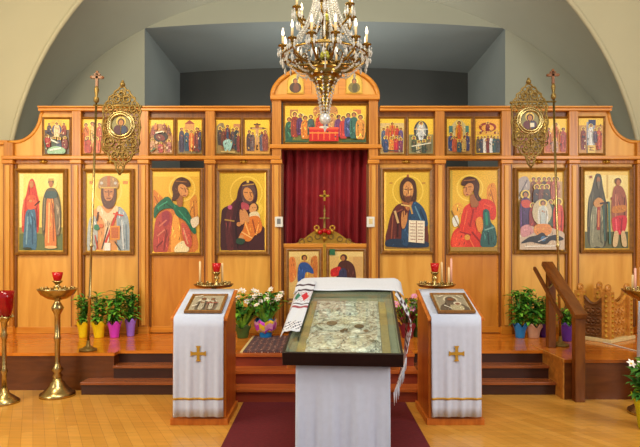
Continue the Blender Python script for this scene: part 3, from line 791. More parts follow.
# deacons' doors with an angel icon on each
def deacon_door(s, label, painter, bg, ipx):
    x0, x1 = bay(1, s)
    t = thing('deacon_door', label, 'door', ((x0+x1)/2, YI, PH))
    z1 = zy(168)
    b = MB(); b.box(x0+.008, x1-.008, YI, YI+.045, PH+.008, z1); b.build('door_panel', M['doorwood'], t, bevel=.004)
    b = MB()
    b.box(x0+.01, x1-.01, YI-.015, YI, PH+.01, PH+.1)
    b.box(x0+.01, x0+.05, YI-.012, YI, PH+.1, zy(255.5)); b.box(x1-.05, x1-.01, YI-.012, YI, PH+.1, zy(255.5))
    b.build('door_rail', M['beam'], t, bevel=.004)
    a, c, q0, q1 = ipx
    w, h = PX(c, YI)-PX(a, YI), zy(q0)-zy(q1)
    fr = frame_mesh(w, h, 3.6*YI/F, .04).build('icon_frame', [M['frame'], M['gilt']], t, True)
    fr.location = ((PX(a, YI)+PX(c, YI))/2-t.location.x, -.004, (zy(q0)+zy(q1))/2-PH)
    p = Paint(w-7.2*YI/F+.006, h-7.2*YI/F+.006, bg); painter(p)
    o = p.build('painting', fr, (0, -.0135, 0))
    return t
deacon_door(-1, 'wooden side door bearing an icon of an angel in a green mantle', angel_green, (222, 170, 44), (150, 203, 168.5, 255.5))
deacon_door(1, 'wooden side door bearing an icon of an angel in a red robe', angel_red, (226, 178, 46), (446.5, 500, 167, 254.5))

# --- small feast icons of the upper row
def crowd(p, spec):
    for q in spec: p.fig(*q)
def f_outer_l(p):
    p.rect(0,.3,1,1,(92,66,40)); p.poly([(.2,.1),(.5,0),(.8,.1),(.7,.4),(.3,.4)], (240,180,60)); p.ell(.5,.3,.2,.16,(80,80,110))
    crowd(p, [(.5,.08,.5,.24,(240,206,150)), (.2,.1,.45,.18,(66,58,70)), (.8,.1,.45,.18,(150,60,40)), (.14,.45,.8,.24,(176,40,36)), (.84,.5,.85,.24,(130,50,40)), (.42,.5,.85,.2,(70,84,60)), (.62,.52,.9,.2,(60,70,96))])
    p.poly([(.2,.86),(.5,.78),(.86,.86),(.8,1),(.2,1)], (150,190,150)); p.line((.25,.9),(.7,.84),.06,(236,240,226)); p.line((.3,.6),(.6,.7),.06,(226,226,206)); p.line((0,.55),(.1,.9),.05,(40,90,60))
def f_gold_red(p):
    p.rect(.0,.4,1,1,(206,130,50)); crowd(p, [(.2,.1,.75,.3,(206,110,40)), (.5,.06,.8,.34,(226,160,60),(240,200,120)), (.82,.1,.78,.3,(186,80,40)), (.3,.5,.98,.34,(180,60,40)), (.7,.52,.98,.34,(206,96,50))])
def f_hidden(p):
    p.rect(0,.5,1,1,(150,90,40)); crowd(p, [(.3,.15,.9,.34,(150,66,50)), (.65,.12,.92,.34,(196,140,70)), (.88,.3,.95,.24,(90,70,60))])
def f_nativity(p):
    p.poly([(0,.5),(.2,.2),(.5,.12),(.8,.25),(1,.5),(1,1),(0,1)], (176,124,74)); p.ell(.5,.5,.3,.16,(36,24,22)); p.ell(.48,.52,.2,.09,(116,40,36),.4)
    crowd(p, [(.18,.16,.45,.16,(150,70,60)), (.82,.16,.46,.16,(120,70,50)), (.16,.55,.92,.2,(196,150,110)), (.84,.58,.95,.2,(186,120,110)), (.5,.66,.97,.22,(180,66,60)), (.3,.1,.3,.14,(206,120,60)), (.66,.1,.3,.14,(130,60,46))])
    for k in range(8): p.circ(.12+.11*k, .78+.1*math.sin(k*2.2), .05, ((206,150,120),(96,36,34),(226,190,150),(150,70,70))[k % 4])
    p.line((.3,.4),(.6,.35),.05,(236,226,200)); p.line((.1,.95),(.3,.84),.06,(80,110,70))
def f_temple(p):
    p.rect(0,.62,1,1,(130,110,70)); p.rect(.3,.1,.7,.4,(206,150,80)); p.poly([(.28,.12),(.5,.0),(.72,.12)], (150,60,40), False)
    crowd(p, [(.16,.22,.95,.24,(70,60,84)), (.38,.28,.92,.22,(56,84,106)), (.58,.3,.92,.22,(216,96,36),(236,150,70)), (.82,.22,.95,.26,(120,54,50)), (.95,.3,.9,.16,(60,56,80))])
def f_entry(p):
    p.rect(0,.55,1,1,(150,126,70)); p.poly([(0,.2),(.3,.1),(.34,.5),(0,.6)], (150,130,90)); p.rect(.72,.12,1,.42,(190,130,80))
    crowd(p, [(.16,.2,.75,.22,(70,58,54)), (.3,.25,.78,.2,(110,60,46)), (.7,.25,.85,.22,(90,70,70)), (.86,.22,.9,.22,(60,66,70)), (.94,.4,.95,.16,(130,60,50)), (.48,.15,.65,.22,(130,50,44),(60,80,110))])
    p.poly([(.3,.66),(.5,.58),(.68,.64),(.66,.8),(.56,.95),(.4,.95),(.32,.8)], (150,196,186)); p.line((.2,.95),(.8,.97),.06,(196,170,100))
def f_cross(p):
    p.rect(0,.62,1,1,(206,150,64)); p.rect(.0,.5,1,.66,(226,176,80)); p.rect(.46,.1,.54,.9,(74,44,26)); p.rect(.22,.22,.78,.28,(74,44,26)); p.rect(.36,.12,.64,.16,(74,44,26))
    p.poly([(.44,.24),(.56,.24),(.55,.5),(.54,.72),(.46,.72),(.45,.5)], (206,156,100)); p.line((.28,.25),(.72,.25),.05,(206,156,100)); p.circ(.5,.2,.08,(150,90,50))
    crowd(p, [(.18,.3,.92,.24,(84,66,70)), (.32,.36,.92,.18,(120,100,96)), (.7,.34,.92,.2,(96,96,110)), (.84,.3,.92,.24,(150,80,60))])
def f_supper(p):
    p.rect(0,0,1,.2,(240,196,50)); p.rect(0,.72,1,1,(110,116,50)); p.rect(.06,.1,.16,.4,(176,120,60)); p.rect(.84,.1,.94,.45,(206,120,60)); p.poly([(.36,.05),(.5,-.02),(.64,.05),(.62,.3),(.38,.3)], (190,130,60))
    crowd(p, [(.05,.3,.95,.1,(46,96,70)), (.12,.16,.85,.1,(150,60,40)), (.19,.2,.8,.1,(90,50,96)), (.25,.26,.9,.11,(222,130,40)), (.32,.24,.8,.09,(70,96,90)), (.42,.22,.7,.09,(196,60,40)), (.5,.16,.66,.12,(206,80,44),(70,96,150)), (.58,.22,.7,.09,(206,150,90)), (.66,.24,.85,.1,(110,60,110)), (.72,.28,.9,.1,(196,60,50)), (.78,.2,.85,.1,(70,80,130)), (.85,.18,.9,.11,(54,104,90)), (.93,.25,.92,.12,(222,150,60))])
    p.rect(.3,.6,.66,.98,(206,30,26)); p.rect(.3,.6,.66,.66,(240,90,50)); 
    for k in range(5): p.line((.34+.07*k,.72),(.34+.07*k,.94),.014,(240,110,50))
    p.rect(.3,.74,.66,.77,(240,150,60)); p.ell(.48,.6,.06,.03,(236,220,190)); p.rect(0,.96,.28,1,(40,84,60)); p.rect(.7,.95,1,1,(60,90,60))
def f_pent(p):
    p.rect(0,.12,1,1,(214,186,120)); p.ell(.5,.36,.22,.2,(226,140,60))
    crowd(p, [(.14,.25,.8,.2,(84,104,130)), (.3,.2,.6,.18,(206,100,60)), (.5,.1,.6,.22,(226,130,40),(196,60,40)), (.7,.2,.6,.18,(196,60,50)), (.86,.25,.8,.2,(100,80,130)), (.22,.5,.97,.22,(66,80,120)), (.46,.52,.97,.2,(230,140,50)), (.66,.5,.97,.2,(200,50,60)), (.84,.55,.97,.2,(130,60,90))])
    p.line((.1,.92),(.9,.94),.05,(70,74,70))
def f_mandorla(p):
    p.rect(0,.45,1,1,(140,136,90)); p.ell(.5,.35,.3,.3,(70,70,66)); p.ell(.5,.33,.2,.24,(160,166,160)); p.fig(.5,.08,.6,.22,(240,240,230),(206,210,206)); 
    for (u, v) in ((.22,.3),(.78,.3),(.3,.48),(.7,.48)): p.line((u,v),(.5,.3),.03,(240,238,220))
    crowd(p, [(.2,.5,.95,.22,(80,90,60)), (.4,.62,.98,.22,(190,180,140)), (.62,.6,.98,.22,(60,72,56)), (.82,.5,.95,.22,(110,100,64))])
    p.line((.1,.8),(.9,.7),.04,(226,226,196)); p.line((.2,.95),(.6,.85),.04,(50,60,44))
def f_tall(p):
    p.rect(0,.5,1,1,(176,130,60)); p.poly([(.2,.2),(.5,.02),(.8,.2),(.8,.5),(.2,.5)], (206,190,130)); p.rect(.08,.2,.24,.6,(70,120,120)); p.rect(.78,.2,.92,.6,(80,130,120))
    crowd(p, [(.16,.4,.92,.22,(60,80,130)), (.84,.4,.92,.22,(70,70,110)), (.5,.06,.62,.3,(236,150,30),(206,90,30)), (.3,.5,.95,.2,(190,90,50)), (.7,.5,.95,.2,(206,170,90)), (.5,.6,.97,.2,(60,90,96))])
def f_dormition(p):
    p.rect(0,.0,1,.3,(236,176,50)); p.ell(.5,.24,.36,.14,(150,50,34)); p.ell(.5,.26,.26,.1,(236,170,60)); p.fig(.5,.08,.4,.18,(130,40,40)); p.rect(0,.36,1,.46,(232,180,70)); p.circ(.2,.4,.05,(130,50,40)); p.circ(.8,.4,.05,(130,50,40))
    crowd(p, [(.1,.5,.98,.18,(96,84,70)), (.24,.5,.98,.17,(70,76,90)), (.37,.5,.98,.15,(230,226,210)), (.5,.48,.98,.16,(120,50,44)), (.63,.5,.98,.15,(232,230,216)), (.76,.5,.98,.17,(54,86,84)), (.9,.5,.98,.18,(60,64,60))])
def f_right_gold(p):
    p.rect(0,.4,1,1,(206,120,50)); p.circ(.5,.28,.22,(244,206,110)); crowd(p, [(.5,.1,.7,.3,(214,130,50),(190,70,40)), (.18,.25,.95,.26,(190,96,60)), (.82,.25,.95,.28,(170,66,50)), (.45,.55,.98,.3,(196,150,120))])
def f_bapt(p):
    p.rect(0,.2,1,1,(196,140,64)); p.rect(.32,.1,.66,1,(150,156,166)); p.rect(.4,.04,.7,.2,(40,50,90)); p.fig(.5,.16,.8,.22,(226,226,216),None); crowd(p, [(.18,.25,.9,.22,(130,56,46)), (.82,.25,.9,.24,(196,84,50)), (.66,.3,.7,.16,(90,70,90))])
    p.rect(.34,.78,.66,1,(226,190,90)); p.line((.4,.84),(.6,.84),.04,(150,90,50)); p.line((.4,.92),(.6,.92),.04,(150,90,50))
UP = [
 (43, 72, 117.5, 156.5, f_outer_l, 'small icon with a haloed white figure, leftmost of the upper row'),
 (80, 106.5, 117.5, 156, f_gold_red, 'small gold and red icon in the upper row crossed by the left banner pole'),
 (107, 134, 117.5, 156, f_hidden, 'small icon in the upper row behind the round medallion of the left banner'),
 (147, 175.5, 118, 156, f_nativity, 'small icon of a reclining figure in a dark cave above the green mantled angel door'),
 (176, 204, 118, 156, f_temple, 'small icon of blue and orange figures before a temple, second above the green mantled angel'),
 (214.5, 242.5, 118, 156, f_entry, 'small icon with a pale teal donkey and two crowds above the mother and child'),
 (243, 271.5, 118, 156, f_cross, 'small icon of a crucifixion in the upper row left of the supper icon'),
 (283, 368, 104, 145, f_supper, 'wide icon of a supper at a red table above the royal doors'),
 (378, 406, 117, 156, f_pent, 'small icon of a crowd in blue and red right beside the supper icon'),
 (406.5, 435, 117, 156, f_mandorla, 'small icon of a white figure in a dark oval above the open book icon'),
 (444.5, 472.5, 117, 156, f_tall, 'small icon with a tall orange central figure above the red robed angel'),
 (473, 501.5, 117, 156, f_dormition, 'small icon with a red arch over a row of standing figures above the angel door'),
 (514, 541, 117, 155.5, f_hidden, 'small icon in the upper row behind the round medallion of the right banner'),
 (541.5, 568.5, 117, 155.5, f_right_gold, 'small orange gold icon in the upper row behind the right banner pole'),
 (576, 604.5, 116.5, 155.5, f_bapt, 'small icon with a blue and white centre, rightmost of the upper row'),
]
for (a, c, d_, e, fn, lab) in UP: icon(lab, a, c, d_, e, fn, 2.4, GOLD, YI, None, .03)

# little arched icons in the pediment
def arched_icon(px, label, cols):
    x = xx(px); w, h = .235, .275
    t = thing('arched_icon', label, 'icon', (x, YI-.03, zy(97)+.035))
    def outline(ww, hh, z0):
        return [(-ww/2, z0), (ww/2, z0), (ww/2, hh*.55)] + [(ww/2*math.cos(PI*k/12), hh*.55+hh*.45*math.sin(PI*k/12)) for k in range(1, 12)] + [(-ww/2, hh*.55)]
    b = MB(); b.prism(outline(w, h, 0), -.01, .012); b.build('frame', M['gilt'], t, True)
    b = MB(); o2 = outline(w-.03, h-.02, .015)
    b.add([(p[0], -.0115, p[1]) for p in o2], [list(range(len(o2)))], 0, False, lin((226, 186, 60)))
    def ell(cx, cz, rx_, rz_, c, y):
        b.add([(cx+rx_*math.cos(2*PI*k/14), y, cz+rz_*math.sin(2*PI*k/14)) for k in range(14)], [list(range(14))], 0, False, lin(c))
    ell(0, .17, .055, .055, (246, 216, 110), -.0118); ell(0, .085, .085, .075, cols[0], -.0121); ell(.01, .08, .04, .065, cols[1], -.0124)
    ell(0, .178, .034, .038, (80, 48, 24), -.0127); ell(0, .172, .023, .029, (186, 120, 66), -.013)
    b.build('painting', M['paint'], t, True)
arched_icon(295.5, 'little arched icon with a dark figure, left in the pediment', ((76, 56, 36), (120, 70, 40)))
arched_icon(325, 'little arched icon in the middle of the pediment behind the chandelier pendant', ((90, 40, 40), (60, 70, 100)))
arched_icon(354, 'little arched icon with an olive figure, right in the pediment', ((130, 116, 50), (90, 80, 40)))

# ------------------------------------------------------------------ curtain and royal doors
b = MB()
cx0, cx1 = xx(280.5), xx(371); nx_ = 120; nz_ = 8
v = []
for j in range(nz_+1):
    z = PH+.02 + (zy(147)-PH)*j/nz_
    for i in range(nx_+1):
        t = i/nx_
        sag = 1 - .25*j/nz_
        v.append((cx0+(cx1-cx0)*t, YI+.2+.045*sag*math.sin(t*2*PI*9+.6*math.sin(j*.5)+1.2*math.sin(t*7)), z))
b.add(v, [(j*(nx_+1)+i, j*(nx_+1)+i+1, (j+1)*(nx_+1)+i+1, (j+1)*(nx_+1)+i) for j in range(nz_) for i in range(nx_)], 0, True)
cu = b.build('curtain', M['velvet'], solid=.006)
tag(cu, 'dark red velvet curtain hanging in the central doorway behind the royal doors', 'curtain')

rd = thing('royal_doors', 'low double doors with painted panels and a cross crest in the central doorway', 'door', (xx(325.5), YI, PH))
dcx = xx(324.5)
def annun_l(p):
    p.rect(0,.0,1,.1,(236,206,130)); p.poly([(0,.16),(.2,.14),(.24,.5),(.02,.6)], (226,130,60)); p.poly([(.74,.16),(.95,.1),(.96,.5),(.8,.46)], (206,120,50)); p.circ(.52,.13,.15,(246,214,110))
    p.poly([(.4,.2),(.62,.2),(.78,.3),(.84,.5),(.7,.62),(.74,.96),(.26,.96),(.3,.6),(.26,.36)], (206,150,70)); p.poly([(.34,.26),(.6,.22),(.8,.34),(.82,.44),(.56,.42),(.5,.7),(.3,.6)], (48,84,150)); p.circ(.52,.12,.1,(80,46,26)); p.ell(.53,.135,.06,.05,(186,120,66))
def annun_r(p):
    p.rect(0,0,1,.1,(236,206,130)); p.rect(.7,.1,.98,.5,(216,170,100)); p.circ(.42,.13,.15,(246,214,110))
    p.poly([(.32,.2),(.54,.18),(.74,.3),(.8,.6),(.76,.96),(.26,.96),(.2,.6),(.22,.34)], (84,44,36)); p.poly([(.04,.36),(.3,.3),(.34,.44),(.06,.5)], (206,40,36)); p.poly([(.28,.4),(.5,.38),(.5,.9),(.3,.9)], (60,60,90)); p.circ(.42,.12,.105,(90,50,36)); p.ell(.4,.135,.06,.05,(186,120,66))
for (a, c, fn, kn) in ((284, 323.6, annun_l, 0), (324.6, 368, annun_r, 1)):
    x0, x1 = xx(a), xx(c)
    top_z = zy(245)
    xin, xout = (x1, x0) if kn == 0 else (x0, x1)
    b = MB(); b.box(x0, x1, YI+.0, YI+.045, PH+.012, top_z); leaf = b.build('door_leaf', M['beam'], rd, bevel=.004)
    pts = [(xout, top_z)]
    for k in range(0, 13):
        t = k/12
        s_ = max(0.0, (t-.18)/.82)
        pts.append((xout+(xin-xout)*t, top_z+.012+ .215*(0.5-0.5*math.cos(PI*min(1, s_*1.05)))))
    pts.append((xin, top_z))
    if kn == 1: pts = pts[::-1]
    b = MB(); b.prism(pts, YI+.005, YI+.04); b.build('arched_top', M['gilt'], leaf, True).location = (-rd.location.x, -rd.location.y, -rd.location.z)
    cxx = xout+(xin-xout)*.66
    b = MB()
    for k in range(3):
        b.torus((xout+(xin-xout)*(.45+.2*k), YI-.0, top_z+.05+.035*k), .035, .009, 16, 6)
    b.build('carving', M['dbrass'], leaf, True).location = (-rd.location.x, -rd.location.y, -rd.location.z)
    w, h = abs(x1-x0)-.07, .78
    for (zc, hh, lab) in ((top_z-.055-h/2, h, 'icon_frame'), (PH+.09+.2, .4, 'lower_frame')):
        fr = frame_mesh(w, hh, .04, .025).build(lab, [M['frame'], M['gilt']], leaf, True)
        fr.location = ((x0+x1)/2-rd.location.x, -.003, zc-PH)
        if lab == 'icon_frame':
            p = Paint(w-.075, hh-.075, (226, 186, 110)); fn(p)
            p.mb.build('painting', M['paint'], leaf, True).location = ((x0+x1)/2-rd.location.x, -.016, zc-PH)
        else:
            b = MB(); b.box(-w/2+.04, w/2-.04, -.006, 0, -hh/2+.04, hh/2-.04)
            b.build('lower_panel', M['panel'], leaf, True).location = ((x0+x1)/2-rd.location.x, 0, zc-PH)
b = MB(); b.box(dcx-.022, dcx+.022, YI-.03, YI-.0, PH+.02, zy(243)); b.build('meeting_stile', M['gilt'], rd, bevel=.005)
b = MB(); b.box(xx(283), xx(369), YI-.02, YI-.0, zy(247.5), zy(243.5)); b.build('top_rail', M['beam'], rd, bevel=.004)
b = MB(); b.box(xx(329.5), xx(335), YI-.036, YI-.028, zy(255), zy(249)); b.build('green_tile', plain('green tile', (46, 110, 70), .4), rd)
# crest: rosette with red stones, staff, cross
b = MB(); zc = zy(233)
for k in range(-2, 3):
    b.ball((dcx+.05*k, YI-.03, zc+.012*abs(k)), .038, 0, 10)
for s in (-1, 1): b.torus((dcx+s*.11, YI-.025, zc+.07), .032, .012, 18, 6)
b.ball((dcx, YI-.03, zc-.075), .034, 0, 10)
b.build('rosette', M['gilt'], rd)
b = MB()
for k in (-1, 0, 1): b.ball((dcx+.06*k, YI-.06, zc+.01+.02*(k==0)), .036, 0, 10)
b.build('red_stones', M['redglass'], rd)
b = MB(); b.lathe([(.03, 0), (.018, .03), (.014, .16), (.03, .18), (.012, .2), (.012, .26), (.02, .28), (.008, .31), (.006, .36)], (dcx, YI-.02, zc+.03), 12)
b.box(dcx-.07, dcx+.07, YI-.028, YI-.012, zc+.2, zc+.215)
b.build('staff', M['dbrass'], rd)
b = MB(); zt = zy(196)
b.box(dcx-.014, dcx+.014, YI-.03, YI-.01, zt-.07, zt+.06); b.box(dcx-.055, dcx+.055, YI-.03, YI-.01, zt-.014, zt+.014)
for (dx, dz) in ((-.055, 0), (.055, 0), (0, .06)): b.ball((dcx+dx, YI-.02, zt+dz), .018, 0, 8)
b.build('cross', M['gilt'], rd)

# white boxes on the door posts
for px, lab in ((279, 'small white box with grey window on the left post of the central doorway'), (370.5, 'plain small white box on the right post of the central doorway')):
    y = YI-.09
    t = thing('wall_box', lab, 'switch', (PX(px, y), y-.001, PZ(222, y)))
    b = MB(); b.box(-.055, .055, -.03, 0, -.072, .072); b.build('casing', M['whiteplastic'], t, True, bevel=.006)
    b = MB(); b.box(-.025, .025, -.034, -.029, -.03, .045); b.build('cover', M['greyplastic'] if px < 300 else M['inlay'], t, True, bevel=.002)

# ------------------------------------------------------------------ processional banners
def banner(label, x, y, lean, s, Ht):
    """pole with a cross, and a brass filigree banner hung at its side s (+1 right, -1 left)"""
    t = thing('processional_banner', label, 'banner', (x, y, PH), 0)
    t.rotation_euler = (0, lean, 0)
    b = MB(); b.lathe([(.1, 0), (.1, .02), (.06, .035), (.025, .06), (.017, .12)], (0, 0, 0), 20); b.build('foot', M['dbrass'], t, True)
    b = MB(); b.lathe([(.015, .1), (.015, .6), (.024, .62), (.015, .64), (.014, 1.2), (.024, 1.22), (.014, 1.24), (.013, Ht-.36)], (0, 0, 0), 12); b.build('pole', M['brass'], t, True)
    b = MB(); b.lathe([(.013, Ht-.36), (.03, Ht-.34), (.03, Ht-.3), (.013, Ht-.28), (.028, Ht-.2), (.012, Ht-.16)], (0, 0, 0), 12); b.build('collar', M['dbrass'], t, True)
    b = MB()
    b.box(-.014, .014, -.012, .012, Ht-.17, Ht); b.box(-.065, .065, -.012, .012, Ht-.075, Ht-.045); b.box(-.035, .035, -.012, .012, Ht-.035, Ht-.018)
    for dx in (-.065, .065): b.ball((dx, 0, Ht-.06), .018, 0, 8)
    b.ball((0, 0, Ht), .018, 0, 8)
    b.build('cross', M['edge'], t, True)
    zc = Ht-.385
    b = MB(); b.tube([(-.03*s, 0, zc), (.52*s, 0, zc)], .011, 8); b.ball((.52*s, 0, zc), .02, 0, 8); b.build('crossbar', M['dbrass'], t, True)
    mx = .3*s
    # filigree plate: outline with lobes, onion top and pointed foot
    half = [(0, -.80), (.04, -.74), (.06, -.66), (.12, -.62), (.15, -.55), (.21, -.52), (.22, -.42), (.205, -.34), (.225, -.24), (.205, -.14), (.225, -.05), (.20, 0.0), (.19, .03), (.155, .06), (.15, .1), (.1, .13), (.085, .17), (.045, .19), (.03, .215), (0, .225)]
    pts = half + [(-p[0], p[1]) for p in half[-2:0:-1]]
    b = MB(); b.tube([(mx+p[0], 0, zc+p[1]) for p in pts + [pts[0]]], .011, 6)
    b.tube([(mx-.2, 0, zc-.5), (mx+.2, 0, zc-.5)], .009, 6); b.tube([(mx-.19, 0, zc+.01), (mx+.19, 0, zc+.01)], .012, 6)
    b.build('outline', M['dbrass'], t, True)
    def inside(x_, z_):
        # half width of the outline at z_
        wv = 0
        for (p, q) in zip(half[:-1], half[1:]):
            if p[1] <= z_ <= q[1] and q[1] > p[1]:
                wv = p[0]+(q[0]-p[0])*(z_-p[1])/(q[1]-p[1])
        return abs(x_) < wv-.022
    b = MB(); row = 0; z_ = -.76
    while z_ < .21:
        x_ = -.24 + (.0275 if row % 2 else 0)
        while x_ < .25:
            if inside(x_, z_) and math.hypot(x_, z_+.225) > .12:
                b.torus((mx+x_, 0, zc+z_), .026, .0075, 10, 5)
                if row % 2 == 0: b.ball((mx+x_, -.002, zc+z_), .011, 0, 6)
            x_ += .055
        z_ += .044; row += 1
    b.build('filigree', M['dbrass'], t, True)
    b = MB()
    for (u, w_) in ((-.42, .055), (-.57, .035), (.075, .04), (-.03, .035)):
        b = MB()
        for q in (-1, 1):
            qq = q*(.13 if u < .05 and u > -.5 else .06)
            b.torus((mx+qq, -.012, zc+u), w_, .009, 18, 6); b.ball((mx+qq, -.012, zc+u), .014, 0, 8)
        b.tube([(mx-.13, -.006, zc+u), (mx+.13, -.006, zc+u)] if u < .05 else [(mx-.06, -.006, zc+u), (mx+.06, -.006, zc+u)], .006, 6)
        b.build('scroll', M['dbrass'], t, True)
    b = MB(); b.tube([(mx, -.008, zc+.16), (mx, -.008, zc-.56)], .006, 6)
    b.torus((mx, -.012, zc+.13), .035, .01, 18, 6); b.torus((mx, -.012, zc-.5), .05, .009, 18, 6)
    b.build('scrollwork', M['dbrass'], t, True)
    b = MB(); b.ball((mx, -.0, zc+.25), .032, 0, 12); b.ball((mx, 0, zc+.285), .018, 0, 8); b.build('finial', M['dbrass'], t, True)
    # medallion
    b = MB(); b.torus((mx, -.014, zc-.225), .128, .018, 32, 8); b.torus((mx, -.01, zc-.225), .155, .012, 32, 8); b.build('medallion_ring', M['brass'], t, True)
    b = MB(); b.prism([(mx+.13*math.cos(2*PI*k/32), zc-.225+.13*math.sin(2*PI*k/32)) for k in range(32)], -.009, .006); b.build('medallion_back', M['dbrass'], t, True)
    b = MB(); mz = zc-.225
    def disc(cx, cz, rx_, rz_, c, y_): b.add([(cx+rx_*math.cos(2*PI*k/24), y_, cz+rz_*math.sin(2*PI*k/24)) for k in range(24)], [list(range(24))], 0, False, lin(c))
    disc(mx, mz, .12, .12, (132, 124, 72), -.010); disc(mx, mz-.05, .085, .06, (74, 30, 34) if s > 0 else (96, 40, 40), -.0104); disc(mx+.03, mz-.05, .04, .045, (50, 60, 80), -.0108)
    disc(mx, mz+.045, .055, .055, (224, 186, 80), -.0112); disc(mx, mz+.035, .042, .046, (70, 40, 24), -.0116); disc(mx, mz+.03, .026, .032, (180, 116, 64), -.012)
    if s < 0: b.box(mx+.0, mx+.05, -.0135, -.0125, mz-.08, mz-.03)
    for i in range(len(b.c)):
        if b.c[i] is None: b.c[i] = lin((226, 214, 180))
    b.build('medallion_painting', M['paint'], t, True)
    return t
banner('brass filigree banner hung on a tall cross topped pole behind the yellow potted plants', PX(88, 6.28), 6.28, R(1.9), 1, PZ(72, 6.28)-PH)
banner('brass filigree banner hung on a tall cross topped pole behind the wooden handrail', PX(560.5, 6.6), 6.6, R(-1.6), -1, PZ(70, 6.6)-PH)

# ------------------------------------------------------------------ lecterns with cloth, icon and candle stand
def lectern(label, x, y):
    """closed sloping stand, w wide, front at y"""
    w, d, zf, zb = .49, .56, .965, 1.165
    t = thing('lectern', label, 'lectern', (x, y, 0))
    side = [(0, .06), (d, .06), (d, zb), (0, zf)]
    for sx in (-1, 1):
        a, c = sorted((sx*(w/2), sx*(w/2-.025)))
        b = MB(); b.prism_x(side, a, c); b.build('side_panel', M['lectern'], t, True, bevel=.004)
    b = MB(); b.box(-w/2+.025, w/2-.025, .012, .03, .06, zf-.02); b.build('front_panel', M['lectern'], t, True)
    b = MB(); b.box(-w/2+.025, w/2-.025, d-.03, d-.012, .06, zb-.03); b.build('back_panel', M['lectern'], t, True)
    b = MB(); b.prism_x([(-.03, zf-.012), (d+.015, zb+.003), (d+.015, zb+.028), (-.03, zf+.013)], -w/2-.015, w/2+.015); b.build('top_board', M['lectern'], t, True, bevel=.004)
    b = MB(); b.box(-w/2-.02, w/2+.02, -.02, d+.02, 0, .06); b.build('plinth', M['lectern'], t, True, bevel=.006)
    return t
def lectern_cloth(label, x, y):
    w, d, zf, zb = .395, .56, .984, 1.2
    t = thing('lectern_cloth', label, 'cloth', (x, y, .085))
    o = .085
    prof = []
    for k in range(11): prof.append((-.034-.006*(1-k/10), .0+(zf-.0-o)*k/10, 1-k/10))
    for k in range(1, 7): prof.append((-.03+(d+.05)*k/6, (zf+(zb-zf)*k/6)-o, 0))
    for k in range(1, 5): prof.append((d+.024, zb-o-.42*k/4, k/4))
    nu = 40; v = []
    for (py_, pz_, fold) in prof:
        for i in range(nu+1):
            u = i/nu
            amp = .008*fold
            yy = py_ - (amp*math.sin(u*2*PI*3.5+.8)+amp*.5*math.sin(u*2*PI*7)) * (1 if py_ < .3 else -1) - (amp*1.4 if py_ < .3 else -amp*1.4)
            v.append((-w/2-.03+(w+.06)*u - (u-.5)*.0*fold, yy, pz_))
    b = MB(); b.add(v, [(j*(nu+1)+i, j*(nu+1)+i+1, (j+1)*(nu+1)+i+1, (j+1)*(nu+1)+i) for j in range(len(prof)-1) for i in range(nu)], 0, True)
    b.build('linen', M['cloth'], t, True, solid=.004)
    # gold band and cross sewn to the front drop, following the folds
    def yfront(u, z):
        fold = 1-z/(zf-o); amp = .008*fold
        return -.034-.006*fold - (amp*math.sin(u*2*PI*3.5+.8)+amp*.5*math.sin(u*2*PI*7)) - amp*1.4 - .004
    def strip(z0, z1, name, u0=0.0, u1=1.0, n_=40):
        bb = MB(); vv = []
        for z in (z0, z1):
            for i in range(n_+1):
                u = u0+(u1-u0)*i/n_
                vv.append((-w/2-.03+(w+.06)*u, yfront(u, z), z))
        bb.add(vv, [(i, i+1, n_+2+i, n_+1+i) for i in range(n_)], 0, True)
        return bb
    strip(.155, .175, 'b').build('gold_band', M['gold_thread'], t, True, solid=.002)
    cz = .575
    bb = MB()
    yb = min(yfront(.5+k*.01, cz) for k in range(-12, 13))-.001
    q4 = [(.013, .013), (.013, .05), (.024, .07), (-.024, .07), (-.013, .05), (-.013, .013)]
    plus = []
    for k in range(4):
        for (a_, c_) in q4[1:]:
            r4 = [(a_, c_), (-c_, a_), (-a_, -c_), (c_, -a_)][k]
            plus.append((r4[0], cz+r4[1]))
    bb.prism(plus, yb-.003, yb)
    bb.build('gold_cross', M['gold_thread'], t, True)
    return t
def lectern_icon(label, x, y, w, h, off, painter, u0=.04):
    sl = math.atan2(.216, .59)
    z0 = .994
    t = thing('lectern_icon', label, 'icon', (x+off, y+u0, z0+u0*math.tan(sl)+.012))
    t.rotation_euler = (-(PI/2-sl), 0, 0)
    f = frame_mesh(w, h, .035, .028).build('frame', [M['frame'], M['casewood']], t, True); f.location = (0, 0, h/2)
    p = Paint(w-.06, h-.06, (176, 164, 132)); painter(p); p.build('painting', t, (0, -.013, h/2))
    return t
def silver_mother(p):
    p.rect(.05,.04,.95,.96,(150,140,116)); p.circ(.5,.3,.24,(206,196,166)); p.poly([(.34,.24),(.5,.12),(.66,.24),(.72,.5),(.9,.7),(.92,1),(.08,1),(.1,.7),(.28,.5)], (96,84,70)); p.ell(.5,.32,.11,.09,(120,76,50)); p.circ(.66,.58,.13,(216,206,180)); p.ell(.66,.6,.08,.07,(130,84,56)); p.poly([(.4,.7),(.6,.66),(.8,.76),(.74,1),(.4,1)], (176,164,130)); p.line((.2,.7),(.4,.9),.04,(226,220,200)); p.line((.1,.2),(.3,.1),.05,(216,206,180)); p.line((.75,.1),(.9,.24),.05,(216,206,180))
def silver_pair(p):
    p.rect(.05,.05,.95,.95,(166,156,132)); p.circ(.36,.34,.17,(214,206,180)); p.circ(.66,.38,.15,(214,206,180)); p.fig(.36,.16,.98,.4,(110,100,84),(170,160,136),(80,54,36),(136,90,60),None); p.fig(.68,.24,.98,.34,(126,104,84),(180,170,146),(80,54,36),(136,90,60),None); p.line((.05,.15),(.3,.08),.04,(226,220,200)); p.line((.5,.6),(.9,.56),.05,(150,70,56)); p.line((.08,.8),(.24,.7),.05,(226,220,200))
